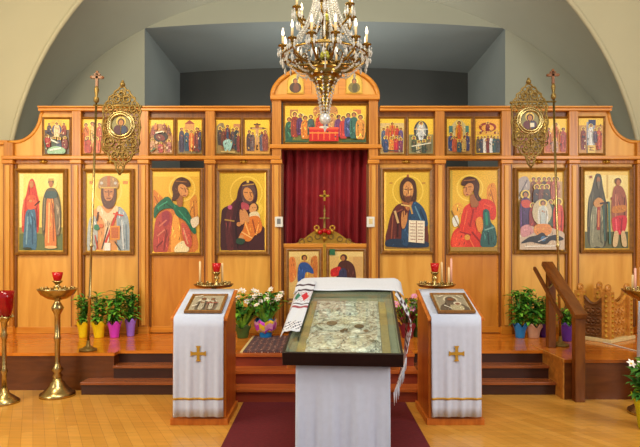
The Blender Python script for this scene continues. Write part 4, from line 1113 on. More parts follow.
def candle_stand(label, x, y, z0, zt, rt, candles, cup, big=False, lab_name='candle_stand'):
    """turned brass stand: base on z0, tray at zt; candles = [(dx, dy, h, material)], cup = (dx, dy, zfoot)"""
    t = thing(lab_name, label, 'candle stand', (x, y, z0))
    H = zt-z0
    rb = .185 if big else .14
    b = MB(); b.lathe([(rb, 0), (rb, .02), (rb*.97, .035), (rb*.8, .055), (rb*.62, .085), (rb*.46, .12), (rb*.4, .15), (rb*.28, .165), (rb*.24, .2)], n=28); b.build('base', M['brass'], t, True)
    k = 1.25 if big else 1.0
    b = MB(); b.lathe([(.03*k, .19), (.045*k, .22), (.026*k, .25), (.05*k, .29), (.028*k, .33), (.02*k, .37), (.024*k, .55*H), (.034*k, .57*H), (.024*k, .59*H), (.024*k, .8*H), (.042*k, .84*H), (.052*k, .87*H), (.034*k, .91*H), (.022*k, .93*H), (.03*k, .955*H), (.05*k, .975*H)], n=18); b.build('stem', M['brass'], t, True)
    if big:
        b = MB(); b.lathe([(.04, H-.06), (.1, H-.045), (.17, H-.0), (rt, H+.05), (rt+.008, H+.065), (rt-.005, H+.065), (.16, H+.02), (.05, H+.005)], n=32); b.build('dish', M['brass'], t, True)
    else:
        b = MB(); b.lathe([(.04, H-.035), (rt*.55, H-.02), (rt*.9, H-.005), (rt, H+.015), (rt+.006, H+.024), (rt-.004, H+.024), (rt*.9, H+.008), (.03, H+.004)], n=32); b.build('tray', M['brass'], t, True)
    b = MB(); b.lathe([(.016, 0), (.01, .01), (.017, .034), (.017, .042), (.008, .042)], n=10); so = b.build('socket', M['brass'], t, True)
    for q in range(10):
        a = 2*PI*q/10+.3
        rr = rt*.8; zz = H+(.04 if big else .006)
        if q:
            so = so.copy(); C.objects.link(so); so.parent = t
        so.location = (rr*math.cos(a), rr*math.sin(a), zz)
    for (dx, dy, h, m) in candles:
        c = MB(); c.lathe([(.0115, .03), (.011, h), (.004, h+.004)], (dx, dy, H), 10); c.lathe([(.0015, h), (.0012, h+.018)], (dx, dy, H), 6, 0); cc = c.build('candle', m, t, True)
        c = MB(); c.lathe([(.014, .006), (.011, .02), (.016, .04), (.016, .045), (.01, .045)], (dx, dy, H), 10); c.build('candle_cup', M['brass'], cc, True)
    dx, dy, sc = cup
    b = MB(); b.lathe([(.05*sc, .004), (.035*sc, .02), (.018*sc, .04), (.016*sc, .07), (.036*sc, .085), (.018*sc, .1), (.02*sc, .115), (.044*sc, .14), (.046*sc, .15)], (dx, dy, H), 16); cs = b.build('lamp_holder', M['brass'], t, True)
    b = MB(); b.lathe([(.026*sc, .15), (.036*sc, .165), (.044*sc, .2), (.05*sc, .245), (.046*sc, .245), (.036*sc, .2), (.02*sc, .17)], (dx, dy, H), 18); b.build('lamp_glass', M['redglass'], cs, True)
    return t

XL, XR, YLn = -1.105, 1.24, 4.95
lectern('orange wooden lectern with sloping top under white cloth, nearer the red carpet\'s left edge', XL, YLn)
lectern('orange wooden lectern with sloping top under white cloth, nearer the carpet\'s right edge', XR, YLn)
lectern_cloth('white cloth with gold cross draped on the lectern left of the central glass case', XL, YLn)
lectern_cloth('white cloth with gold cross draped on the lectern right of the central glass case', XR, YLn)
lectern_icon('small framed silver icon of a pair of figures lying on the left white lectern', XL, YLn, .35, .38, .025, silver_pair, .03)
lectern_icon('small framed silver icon of a mother with child lying on the right white lectern', XR, YLn, .35, .41, .02, silver_mother, .025)
candle_stand('brass candle stand with red lamp behind the lectern left of the glass case', -1.13, 5.74, 0, 1.215, .205, [(-.15, .02, .26, M['wax']), (.08, .06, .24, M['wax'])], (.03, .0, .95))
candle_stand('brass candle stand with pink candles behind the lectern right of the glass case', 1.235, 5.74, 0, 1.215, .2, [(.07, .05, .25, M['wax']), (.16, .0, .29, M['pinkwax']), (.12, -.06, .2, M['wax'])], (-.015, .0, .95))
candle_stand('tall brass candle stand with wide dish and red cup before the brown platform face', PX(57.5, 5.93), 5.93, 0, PZ(294.5, 5.93), .2, [], (0, 0, 1.15), True)
candle_stand('brass candle stand with tray and candles beside the white draped pedestal', 3.21, 5.28, 0, 1.15, .23, [(-.14, -.02, .27, M['pinkwax']), (-.06, .02, .28, M['wax']), (-.1, .09, .2, M['wax'])], (.06, 0, .95), True)

# big red vigil lamp on its stand, cut by the frame edge
vs = thing('vigil_lamp_stand', 'brass stand holding a large red glass lamp, left of the tall wide dished stand', 'lamp', (-3.31, 5.66, 0))
b = MB(); b.lathe([(.15, 0), (.15, .02), (.1, .06), (.05, .1), (.03, .16)], n=24); b.build('base', M['brass'], vs, True)
b = MB(); b.lathe([(.026, .15), (.022, .3), (.036, .33), (.022, .36), (.022, .66), (.036, .7), (.022, .74), (.03, .84), (.06, .88), (.07, .9)], n=16); b.build('stem', M['brass'], vs, True)
b = MB(); b.lathe([(.05, .9), (.07, .93), (.085, 1.0), (.092, 1.1), (.1, 1.17), (.094, 1.17), (.084, 1.08), (.06, .95)], n=24); b.build('lamp_glass', M['redlamp'], vs, True)
b = MB()
for q in range(6): b.octa((.085*math.cos(q), .085*math.sin(q), .9), .018, .03)
b.build('collar', M['brass'], vs, True)

# ------------------------------------------------------------------ central stand with glass case
RZ = R(-4.6)
cen = Vector((.14, 3.375, 0))
sl = math.atan2(.303, 1.275); L = 1.31; W = .756
Zf = .87
st = thing('central_stand', 'cloth covered sloping stand holding the glass icon case on the red carpet', 'stand', tuple(cen), RZ)
b = MB(); b.prism_x([(.12, .06), (1.5, .06), (1.5, Zf+1.5*math.tan(sl)-.05), (.12, Zf+.12*math.tan(sl)-.05)], -.27, .27); b.build('body', M['lectern'], st, True, bevel=.006)
b = MB(); b.box(-.3, .3, .09, 1.53, 0.0125, .06); b.build('plinth', M['lectern'], st, True, bevel=.006)
b = MB(); b.prism_x([(.06, Zf+.06*math.tan(sl)-.045), (1.74, Zf+1.74*math.tan(sl)-.045), (1.74, Zf+1.74*math.tan(sl)-.012), (.06, Zf+.06*math.tan(sl)-.012)], -.36, .36); b.build('top_board', M['lectern'], st, True, bevel=.005)
# front cloth
ct = thing('stand_cloth', 'plain white cloth hanging down the front of the central stand', 'cloth', tuple(cen), RZ)
b = MB(); nu = 40; v = []
rows = [(.05, Zf-.03+.0, 0)] + [(.065, Zf-.05-(Zf-.16)*k/9, k/9) for k in range(10)]
rows = [(.2, Zf+.2*math.tan(sl)-.006, 0)] + [(.058, Zf+.058*math.tan(sl)-.006, 0)] + [(.052, Zf-.05-(Zf-.16)*k/9, k/9) for k in range(10)]
for (yy, zz, fo) in rows:
    for i in range(nu+1):
        u = i/nu
        v.append((-.3+.6*u, yy-(.008+.010*math.sin(u*2*PI*3+1)+.005*math.sin(u*2*PI*8))*min(1, fo*2), zz))
b.add(v, [(j*(nu+1)+i, j*(nu+1)+i+1, (j+1)*(nu+1)+i+1, (j+1)*(nu+1)+i) for j in range(len(rows)-1) for i in range(nu)], 0, True)
b.build('linen', M['cloth'], ct, True, solid=.003)

# case, in its own tilted frame: x across, y up the slope, z out of the slope
cs = thing('icon_case', 'black wooden glass topped case with a silver icon on the central stand', 'display case', tuple(cen + Vector((0, 0, Zf+.004))), RZ)
cs.rotation_euler = (sl, 0, RZ)
T = .085; wt = .016
b = MB(); b.box(-W/2, W/2, 0, L, 0, .012); b.build('bottom_board', M['casewood'], cs, True)
for (x0, x1, y0, y1) in ((-W/2, W/2, 0, wt+.004), (-W/2, W/2, L-wt, L), (-W/2, -W/2+wt, wt+.004, L-wt), (W/2-wt, W/2, wt+.004, L-wt)):
    b = MB(); b.box(x0, x1, y0, y1, .012, T); b.build('side_board', M['casewood'], cs, True, bevel=.002)
b = MB()
b.box(-W/2+wt, -W/2+wt+.004, .02, L-wt, .012, T-.012); b.box(W/2-wt-.004, W/2-wt, .02, L-wt, .012, T-.012); b.box(-W/2+wt, W/2-wt, L-wt-.004, L-wt, .012, T-.012); b.box(-W/2+wt, W/2-wt, .02, L-wt, .012, .016)
b.build('lining', M['caselining'], cs, True)
b = MB(); b.box(-W/2+wt, W/2-wt, .02, L-wt, T-.012, T-.008); b.build('glass_pane', M['glass'], cs, True)
b = MB()
b.box(-.31, -.252, .03, 1.16, .016, .03); b.box(.252, .31, .03, 1.16, .016, .03)
b.build('gold_border', M['casegold'], cs, True, bevel=.003)
b = MB(); b.box(-.25, .25, .03, 1.16, .016, .034)
# embossed relief: halos, bodies, border beads
for k in range(24):
    b.ball((-.225, .05+k*.045, .036), .012, 0, 8, .6); b.ball((.225, .05+k*.045, .036), .012, 0, 8, .6)
for (x, y, r_) in ((-.09, .62, .1), (.1, .56, .08), (-.12, .3, .12), (.1, .26, .12), (0, .95, .09), (-.15, .86, .05), (.15, .86, .05)):
    b.ball((x, y, .034), r_, 0, 16, .16)
def ringxy(c, R0, r):
    mm = Matrix.Translation(Vector(c)) @ Matrix.Rotation(PI/2, 4, 'X')
    b.torus((0, 0, 0), R0, r, 24, 6, 0, mm)
for (x, y, r_) in ((-.09, .62, .12), (.1, .56, .1), (0, .95, .11), (-.12, .3, .13), (.1, .26, .13), (-.17, .9, .04), (.17, .9, .04)): ringxy((x, y, .038), r_, .009)
rel = b.build('silver_icon', M['riza'], cs, True)
b = MB()
for (x, y, r_) in ((-.1, .61, .042), (.1, .555, .036)):
    b.ball((x, y, .05), r_, 0, 16, .2)
b.ball((.0, .5, .046), .02, 0, 10, .3); b.ball((-.02, .47, .046), .018, 0, 10, .3); b.ball((.15, .48, .046), .02, 0, 10, .3)
b.build('dark_faces', plain('darkened painted faces', (104, 88, 64), .5, 0, .3, 60), rel, True)

# embroidered towel over the back of the case
LIN = (204, 208, 216)
tw = thing('embroidered_towel', 'white towel with red and black embroidered fringed ends draped over the glass case', 'towel', tuple(cen + Vector((0, 0, Zf+.004))), RZ)
tw.rotation_euler = (sl, 0, RZ)
def cloth_grid(b, rows_, col):
    n_ = len(rows_[0]); v = [p for r_ in rows_ for p in r_]
    base = len(b.v); b.v += v
    for j in range(len(rows_)-1):
        for i in range(n_-1):
            b.f.append([base+j*n_+i, base+j*n_+i+1, base+(j+1)*n_+i+1, base+(j+1)*n_+i]); b.m.append(0); b.s.append(True)
            b.c.append(lin(col(i/(n_-1), j/(len(rows_)-1))))
b = MB(); rows_ = []
for j in range(9):
    y = L-.03+.42*j/8
    r_ = []
    for i in range(33):
        x = -.47+.94*i/32
        z = T+.006+.012*math.sin(x*9+j*.4)*.4
        if j > 7: z -= .03
        ex = max(0, abs(x)-.40)
        z -= ex*ex*9
        r_.append((x, y, z))
    rows_.append(r_)
cloth_grid(b, rows_, lambda u, v: LIN)
b.build('middle', M['towel'], tw, True, solid=.004)
def emb(t):
    """colour along the end: t=0 top .. 1 hem"""
    if .08 < t < .12 or .19 < t < .23 or .50 < t < .53: return (70, 50, 62)
    if .25 < t < .46: return None
    if .56 < t < .6: return (150, 70, 80)
    if .84 < t < .96: return 'k'
    return LIN
def end_col(u, v):
    if .25 < v < .46:
        dx, dv = abs(u-.66)/.2, abs(v-.355)/.09
        if dx+dv < 1.0: return (186, 36, 44)
        dx, dv = abs(u-.26)/.17, abs(v-.355)/.09
        if dx+dv < 1.0: return (40, 110, 84)
        return LIN if (int(u*22)+int(v*90)) % 4 else (150, 90, 90)
    return end_col0(u, v)
def end_col0(u, v):
    e = emb(v)
    if e is None: return (190, 40, 46) if .5 < u < .85 else ((40, 120, 84) if .12 < u < .42 else LIN)
    if e == 'k': return (70, 76, 96) if (int(u*12)+int(v*60)) % 3 == 0 else (216, 216, 220)
    return e
b = MB(); rows_ = []
for j in range(97):
    t = j/96; y = L+.2-(L+.2-.33)*t
    z = T+.012 if y < L else T+.016
    rows_.append([(-.46+.02*t+(.17-.035*t)*i/24, y, z+.004*math.sin(i*.45+t*8) - (.0 if i > 4 else .01*(5-i)*(1 if y < L else .3))) for i in range(25)])
cloth_grid(b, rows_, end_col)
b.build('end_on_glass', M['towel'], tw, True, solid=.004)
# the other end hangs straight down at the right side (built upright, in a frame undoing the slope)
inv = Matrix.Rotation(sl, 4, 'X').inverted()
b = MB(); rows_ = []
zr = T+.008
for j in range(81):
    t = j/80
    r_ = []
    for i in range(13):
        u = i/12
        y_s = 1.42-.62*u*(.45+.55*min(1, t*1.6))          # along the slope at the top edge
        top_ = Matrix.Rotation(sl, 4, 'X') @ Vector((.43, y_s, zr-.012))
        p = Vector((.40+.10*min(1, t*4)-.13*u*max(0, (t-.35)/.65)+.008*math.sin(u*14+t*3), top_.y, top_.z-(.62)*t))
        r_.append(tuple(inv @ p))
    rows_.append(r_)
cloth_grid(b, rows_, lambda u, v: end_col(u, min(1, v*1.04)))
b.build('hanging_end', M['towel'], tw, True, solid=.004)
b = MB()
for i in range(26):
    u = i/25
    y_s = 1.42-.62*u
    top_ = Matrix.Rotation(sl, 4, 'X') @ Vector((.43, y_s, zr-.012))
    p0 = Vector((.50-.13*u+.008*math.sin(u*14+3), top_.y, top_.z-.62)); p1 = p0+Vector((.004*math.sin(i*3.1), .006*math.cos(i*2.3), -.1))
    b.tube([tuple(inv @ p0), tuple(inv @ ((p0+p1)/2)), tuple(inv @ p1)], [.006, .005, .003], 5)
b.build('fringe', M['cloth'], tw, True)

# ------------------------------------------------------------------ plants
def blade(b, base, dirv, ln, wd, droop, mi, seg=5):
    d = Vector(dirv).normalized(); side = d.cross(Vector((0, 0, 1)))
    if side.length < 1e-3: side = Vector((1, 0, 0))
    side.normalize()
    p = Vector(base); v = []
    for k in range(seg+1):
        t = k/seg
        w_ = wd*math.sin(PI*(0.12+.86*t))**.8*(1 if k < seg else .05)
        v += [tuple(p-side*w_/2+Vector((0, 0, w_*.15))), tuple(p), tuple(p+side*w_/2+Vector((0, 0, w_*.15)))]
        p = p+d*ln/seg
        d = (d+Vector((0, 0, -droop/seg))).normalized()
    f = []
    for k in range(seg):
        f += [(3*k, 3*k+1, 3*k+4, 3*k+3), (3*k+1, 3*k+2, 3*k+5, 3*k+4)]
    b.add(v, f, mi, True)
def flower_mesh(m, size):
    b = MB()
    for k in range(6):
        a = 2*PI*k/6
        blade(b, (0, 0, 0), (math.cos(a), math.sin(a), .7), size, size*.55, .9, 0, 4)
    b.ball((0, 0, size*.2), size*.16, 1, 8)
    return b
def plant(label, x, y, z, pot, r, ph, fh, seed, kind='leafy', leaf='leaf', flowers=0, petal='petal', group=None, fr=None, wrap=None):
    rnd = random.Random(seed)
    t = thing('potted_plant', label, 'plant', (x, y, z), 0, group)
    wav = lambda r0, z0, a: (r0*(1+.16*abs(math.sin(a*2.5))*(z0/ph)**4), z0+(.03*math.sin(a*5)*(z0/ph)**4))
    b = MB(); b.lathe([(r*.68, 0), (r*.72, .01), (r*.84, ph*.5), (r*1.0, ph*.92), (r*1.06, ph), (r*1.0, ph), (r*.86, ph*.85)], n=30, wave=wav); po = b.build('pot', M['pot_'+pot], t, True)
    if wrap:
        b = MB(); b.lathe([(r*.9, ph*.35), (r*1.12, ph*.5), (r*1.25, ph*.8), (r*1.3, ph*.98), (r*1.22, ph*.98), (r*1.0, ph*.4)], n=24, wave=lambda r0, z0, a: (r0*(1+.12*math.sin(a*6)), z0+.02*math.cos(a*6)))
        for i in range(len(b.m)): b.m[i] = (i // 3) % 3
        b.build('wrapping', [M['pot_magenta'], M['stamen'], M['pinkpetal']], po, True)
    b = MB(); b.lathe([(r*.85, ph*.8), (r*.4, ph*.84), (.002, ph*.85)], n=16); b.build('soil', M['soil'], po, True)
    fr = fr or r*1.25
    b = MB(); mats = [M[leaf], M['leaf2'], M['leaf3']]
    if kind == 'leafy':
        for s_ in range(11):
            a = rnd.uniform(0, 2*PI); tip = Vector((math.cos(a)*fr*rnd.uniform(.1, .75), math.sin(a)*fr*rnd.uniform(.1, .7), ph+fh*rnd.uniform(.6, .95)))
            b0 = Vector((math.cos(a)*r*.3, math.sin(a)*r*.3, ph*.8))
            b.tube([tuple(b0), tuple((b0+tip)/2+Vector((0, 0, .02))), tuple(tip)], [.006, .005, .003], 5, 1)
            for k in range(14):
                tt = rnd.uniform(.1, 1); q = b0.lerp(tip, tt); aa = rnd.uniform(0, 2*PI)
                blade(b, q, (math.cos(aa), math.sin(aa), rnd.uniform(.1, .9)), fr*rnd.uniform(.55, .95), fr*rnd.uniform(.2, .32), rnd.uniform(.6, 1.6), rnd.choice((0, 0, 1, 2)))
    else:
        for k in range(60):
            a = rnd.uniform(0, 2*PI)
            blade(b, (math.cos(a)*r*.4, math.sin(a)*r*.4, ph*.8), (math.cos(a)*.5, math.sin(a)*.5, rnd.uniform(.7, 1.8)), fh*rnd.uniform(.55, 1.0), fr*.16, rnd.uniform(.3, 1.2), rnd.choice((0, 1, 2)))
        for k in range(80):
            a = rnd.uniform(0, 2*PI); zz = ph+fh*rnd.uniform(.2, .85)
            rr = fr*rnd.uniform(.0, .7)
            blade(b, (math.cos(a)*rr, math.sin(a)*rr, zz), (math.cos(a), math.sin(a), rnd.uniform(.0, .7)), fr*.6, fr*.24, 1.0, rnd.choice((0, 1, 1, 2)))
    b.build('foliage', mats, t, True)
    if flowers:
        fm = flower_mesh(M[petal], .05); first = None
        for k in range(flowers):
            a = 2*PI*k/flowers*2.4+rnd.uniform(-.3, .3); rr = fr*rnd.uniform(.3, .95)
            loc = (math.cos(a)*rr, math.sin(a)*rr-.03, ph+fh*rnd.uniform(.5, .95))
            if first is None: o = first = fm.build('flower', [M[petal], M['stamen']], t, True)
            else: o = first.copy(); C.objects.link(o)
            o.parent = t; o.location = loc; o.rotation_euler = (rnd.uniform(.3, 1.0), rnd.uniform(-.5, .5), rnd.uniform(-.6, .6))
    return t
yp = 7.22
def pp(px, Y=yp): return PX(px, Y)
plant('leafy plant in a yellow wrapped pot beside the leaning banner pole, outermost of four', pp(83), yp, PH, 'yellow', .068, .2, .44, 1, fr=.14)
plant('leafy plant in a yellow wrapped pot, next to the magenta pot', pp(99), yp, PH, 'yellow', .085, .2, .46, 2, fr=.16)
plant('leafy plant in a magenta wrapped pot, between yellow and lavender pots', pp(114.5), yp, PH, 'magenta', .078, .2, .5, 3, fr=.18)
plant('leafy plant in a lavender wrapped pot, beside the magenta pot', pp(127.5), yp+.12, PH, 'lavender', .065, .22, .48, 4, fr=.17)
plant('white flowering plant in a dark green pot just right of the left white lectern', pp(243), 7.2, PH, 'green', .1, .16, .5, 5, 'lily', 'leaf3', 18, fr=.25)
plant('white flowering plant in a blue pot with a bright ribbon wrap near the royal doors', pp(266), 7.2, PH, 'blue', .11, .24, .42, 6, 'lily', 'leaf', 18, fr=.26, wrap=True)
plant('pink flowering plant with dark red leaves behind the right white lectern', pp(407), 7.2, PH, 'maroon', .1, .18, .4, 7, 'lily', 'redleaf', 9, 'pinkpetal', fr=.2)
plant('bright green grassy plant with white blooms tucked behind the right lectern', pp(418), 7.28, PH, 'green', .07, .15, .34, 8, 'lily', 'leaf3', 5, fr=.13)
plant('leafy plant in a blue pot below the red robed angel, leftmost by the handrail', pp(519.5), 7.2, PH, 'blue', .08, .18, .5, 9, fr=.19)
plant('leafy plant in a sand coloured pot between the blue pot and the handrail post', pp(533), 7.2, PH, 'sand', .095, .17, .52, 10, fr=.2)
plant('plant in a purple pot half hidden behind the rear handrail post', pp(546), 7.28, PH, 'purple', .08, .18, .4, 11, fr=.16)
plant('plant in a purple pot seen below the sloping handrail, right of the rear post', PX(566.5, 6.95), 6.95, PH, 'purple', .085, .22, .2, 12, fr=.13)
plant('leafy plant in a lime yellow pot on the parquet floor at the right edge', 2.945, 4.82, 0, 'lime', .13, .3, .36, 13, 'leafy', 'leaf2', 5, fr=.2)

# ------------------------------------------------------------------ handrail
b = MB(); b.box(xr-.02, xr-.002, yr+.0, yc+.35, .29*0, PH-.036); b.box(xr-.025, xr-.002, yr-.01, yc+.35, PH-.036, PH+.004)
struct(b, 'trim_2', M['carved'], .003)  # cheek board in lighter wood; the light on it is put into the colour
hr = thing('handrail', 'brown wooden stair handrail with two square posts beside the right steps', 'handrail', (2.775, 5.72, 0))
b = MB(); b.box(2.68, 2.785, 5.665, 5.755, 0, .9); b.build('post', M['rail'], hr, bevel=.006)
b = MB(); b.box(2.735, 2.825, 6.46, 6.55, PH, 1.33); b.build('post', M['rail'], hr, bevel=.006)
A = Vector((2.715, 5.62, .905)); B = Vector((2.79, 6.64, 1.435))
b = MB()
def beam(A, B, w, h, mi=0):
    d = (B-A).normalized(); sd = d.cross(Vector((0, 0, 1))).normalized(); up = sd.cross(d)
    v = []
    for p in (A, B):
        for (s1, s2) in ((-1, -1), (1, -1), (1, 1), (-1, 1)): v.append(tuple(p+sd*s1*w/2+up*s2*h/2))
    b.add(v, [(0,3,2,1),(4,5,6,7),(0,1,5,4),(1,2,6,5),(2,3,7,6),(3,0,4,7)], mi)
beam(A, B, .13, .06); b.build('top_rail', M['rail'], hr, bevel=.008)
b = MB(); beam(Vector((2.64, 5.9, .86)), Vector((2.70, 6.8, 1.375)), .035, .045); b.build('grab_rail', M['pface'], hr, bevel=.008)
b = MB()
for t in (.15, .6):
    p = Vector((2.64, 5.9, .86)).lerp(Vector((2.70, 6.8, 1.375)), t)
    b.tube([tuple(p), (p.x+.06, p.y, p.z-.02), (p.x+.1, p.y, p.z+.03)], .01, 6)
b.build('bracket', M['dbrass'], hr)

# ------------------------------------------------------------------ carved stall, pedestal, cable on the right
sx_, sy_ = PX(608, 6.85), 6.85
sr = R(36)
stl = thing('carved_stall', 'golden carved wooden stall with scroll topped posts on the platform beside the handrail', 'stall', (sx_, sy_, PH), sr)
def stall_post(x, y, h):
    b = MB(); b.box(x-.055, x+.055, y-.055, y+.055, 0, h); pt = b.build('post', M['carved'], stl, True, bevel=.006)
    b = MB()
    for k in range(9): b.octa((x, y-.05, .08+k*(h-.14)/8), .03, .035)
    for k in range(9): b.octa((x-.05, y, .08+k*(h-.14)/8), .03, .035)
    b.build('carving', M['gilt'], pt, True)
    b = MB(); mm = Matrix.Translation(Vector((x, y, h+.035)))
    b.torus((0, 0, 0), .038, .024, 20, 8, 0, mm); b.ball((x, y, h+.035), .03, 0, 10); b.build('scroll', M['carved'], pt, True)
stall_post(0, 0, .64); stall_post(0, .36, .64); stall_post(.5, 0, .64); stall_post(.5, .36, .64)
def carved_panel(x0, y0, x1, y1, mat, nm):
    b = MB(); d = Vector((x1-x0, y1-y0, 0)); ln = d.length; d.normalize()
    ang = math.atan2(d.y, d.x)
    mm = Matrix.Translation(Vector((x0, y0, 0))) @ Matrix.Rotation(ang, 4, 'Z')
    pts = [(0, .04), (ln, .04), (ln, .56)] + [(ln*(1-k/10), .56-.1*math.sin(PI*k/10)) for k in range(1, 10)] + [(0, .56)]
    b.prism(pts, -.012, .012, 0, mm)
    pn = b.build(nm, mat, stl, True)
    b = MB(); rnd = random.Random(3)
    for i in range(3):
        for j in range(3):
            c_ = (ln*(.25+.25*i), .12+.13*j)
            b.torus((c_[0], -.012, c_[1]), .045, .012, 16, 6, 0, mm); b.ball((c_[0], -.014, c_[1]), .022, 0, 8, 1, mm)
            b.ball((c_[0], .014, c_[1]), .03, 0, 8, 1, mm)
    b.tube([(p[0], 0, p[1]+.01) for p in pts[2:]], .024, 8, 0, mm)
    b.build('relief', mat, pn, True)
carved_panel(.05, 0, .45, 0, M['carved'], 'front_panel'); carved_panel(0, .31, 0, .05, M['carveddark'], 'side_panel'); carved_panel(.5, .05, .5, .31, M['carved'], 'side_panel')
b = MB(); b.box(.05, .45, .03, .33, .26, .3); b.build('seat', M['carveddark'], stl, True)
b = MB(); b.box(-.08, .57, -.08, .43, 0.001, .045); b.build('base_board', M['inlay'], stl, True, bevel=.005)

pd = thing('draped_pedestal', 'narrow pedestal draped in white cloth at the right edge beside a candle stand', 'pedestal', (3.58, 5.6, 0))
b = MB(); b.box(-.19, .19, -.11, .14, 0, 1.06); b.build('body', M['lectern'], pd, True, bevel=.005)
b = MB()
ring = lambda k, e: (.2+e)*1
nn = 64; v = []
for j, (z, e) in enumerate(((1.075, -.02), (1.072, .0), (.9, .008), (.6, .016), (.3, .022))):
    for k in range(nn):
        a = 2*PI*k/nn; ca, sa = math.cos(a), math.sin(a)
        q = 1/max(abs(ca)/.2, abs(sa)/.13)
        fo = .007*math.sin(k*2*PI*9/nn)*(j/4)
        v.append((ca*(q+e+fo), .015+sa*(q+e+fo), z))
f = [(j*nn+k, j*nn+(k+1) % nn, (j+1)*nn+(k+1) % nn, (j+1)*nn+k) for j in range(4) for k in range(nn)]; f.append(list(range(nn)))
b.add(v, f, 0, True); b.build('drape', M['cloth'], pd, True)
b = MB(); pts = []
for k in range(13):
    t = k/12; px = 597+45*t; py = 341+12*t; Y = F*(CH-PH)/(py-HY)
    pts.append((PX(px, Y), Y+.015*math.sin(t*9), PH+.007))
b.tube(pts, .006, 6)
tag(b.build('cable', M['whiteplastic']), 'thin white cable lying on the platform in front of the carved stall', 'cable')

# ------------------------------------------------------------------ chandelier
ch = thing('chandelier', 'brass and crystal chandelier with candle bulbs hanging before the icon screen', 'chandelier', (PX(325, 5.4), 5.4, 2.8))
o = -2.8
def zc_(py): return PZ(py, 5.4)+o
b = MB()
b.lathe([(.008, zc_(113)), (.03, zc_(110)), (.018, zc_(106)), (.05, zc_(101)), (.03, zc_(97)), (.04, zc_(93)), (.08, zc_(89)), (.05, zc_(87)), (.1, zc_(84)), (.12, zc_(82)), (.09, zc_(80)), (.15, zc_(77)), (.17, zc_(75.5)), (.15, zc_(74.5)), (.19, zc_(72)), (.195, zc_(70)), (.16, zc_(66)), (.09, zc_(63)), (.05, zc_(60))], n=24)
b.build('bowl', M['chbrass'], ch, True)
b = MB()
b.lathe([(.035, zc_(61)), (.03, zc_(47)), (.05, zc_(44)), (.03, zc_(40)), (.026, zc_(26)), (.045, zc_(23)), (.03, zc_(14)), (.024, zc_(-2)), (.05, zc_(-8)), (.06, zc_(-14)), (.03, zc_(-20)), (.02, zc_(-50)), (.1, zc_(-60)), (.11, zc_(-66)), (.03, zc_(-74)), (.012, zc_(-90))], n=20)
b.build('stem', M['chbrass'], ch, True)
b = MB(); b.tube([(0, 0, zc_(-88)), (0, 0, 8.4+o)], .012, 8); b.build('chain', M['chbrass'], ch, True)
for py in (56, 19):
    b = MB(); b.ball((0, 0, zc_(py)), .052, 0, 16, 1.1); b.build('glass_knob', M['green_glass'], ch, True)
b = MB(); b.ball((0, 0, zc_(119)), .06, 0, 8); b.octa((0, 0, zc_(128)), .02, .045); b.build('crystal_ball', M['crystal'], ch, True)
def arm(a, R0, z0, zcup):
    ca, sa = math.cos(a), math.sin(a)
    def P(r, z): return (r*ca, r*sa, z)
    b = MB()
    b.tube([P(.06, z0), P(R0*.35, z0-.06), P(R0*.65, z0-.07), P(R0*.92, z0-.01), P(R0, z0+.06), P(R0, zcup)], [.014, .013, .012, .011, .01, .01], 7)
    b.tube([P(R0*.5, z0-.07), P(R0*.6, z0+.0), P(R0*.5, z0+.05), P(R0*.4, z0+.02), P(R0*.46, z0-.01)], .008, 6)
    b.tube([P(R0*.9, z0-.015), P(R0*.84, z0+.05), P(R0*.76, z0+.04), P(R0*.78, z0+.0)], .008, 6)
    b.lathe([(.012, -.02), (.022, 0), (.045, .012), (.048, .018), (.02, .02), (.018, .035)], P(R0, zcup), 12)
    ar = b.build('arm', M['chbrass'], ch, True)
    b = MB(); b.lathe([(.0115, .02), (.0115, .115), (.006, .118)], P(R0, zcup), 10); b.build('candle', M['wax'], ar, True)
    b = MB(); b.lathe([(.008, .115), (.014, .132), (.014, .148), (.008, .175), (.002, .195)], P(R0, zcup), 10); b.build('bulb', M['bulb'], ar, True)
    b = MB()
    for q in range(6):
        aa = 2*PI*q/6
        x, y = R0*ca+.046*math.cos(aa), R0*sa+.046*math.sin(aa)
        b.octa((x, y, zcup-.02), .009, .014); b.octa((x, y, zcup-.065), .013, .036)
    b.octa((R0*ca, R0*sa, zcup-.16), .015, .05)
    b.build('crystal_drops', M['crystal'], ar, True)
for k in range(12): arm(2*PI*k/12+.22, .425, zc_(60), zc_(51))
for k in range(6): arm(2*PI*k/6+.4, .3, zc_(24), zc_(14))
for k in range(6): arm(2*PI*k/6+.1, .17, zc_(-22), zc_(-30))
# strings of crystal beads from crown to lower ring, and garlands
for k in range(26):
    a = 2*PI*k/26+.09; b = MB()
    for q in range(24):
        t = q/23; r_ = .1+(.36-.1)*t+(-.06*math.sin(PI*t)); z = zc_(-10)+(zc_(50)-zc_(-10))*t
        b.octa((r_*math.cos(a), r_*math.sin(a), z), .013, .015)
    b.build('crystal_strand', M['crystal'], ch, True)
for k in range(12):
    a0 = 2*PI*k/12+.22; a1 = 2*PI*(k+1)/12+.22; b = MB()
    for q in range(11):
        t = q/10; a = a0+(a1-a0)*t; z = zc_(53)-.07*math.sin(PI*t)
        b.octa((.42*math.cos(a), .42*math.sin(a), z), .011, .012)
    b.octa((.42*math.cos((a0+a1)/2), .42*math.sin((a0+a1)/2), zc_(53)-.12), .015, .04)
    b.build('crystal_garland', M['crystal'], ch, True)
for k in range(12):
    a = 2*PI*k/12; b = MB()
    for q in range(14):
        t = q/13; r_ = .4-(.4-.19)*t; z = zc_(57)+(zc_(74)-zc_(57))*t-.06*math.sin(PI*t)
        b.octa((r_*math.cos(a), r_*math.sin(a), z), .01, .012)
    b.build('crystal_swag', M['crystal'], ch, True)
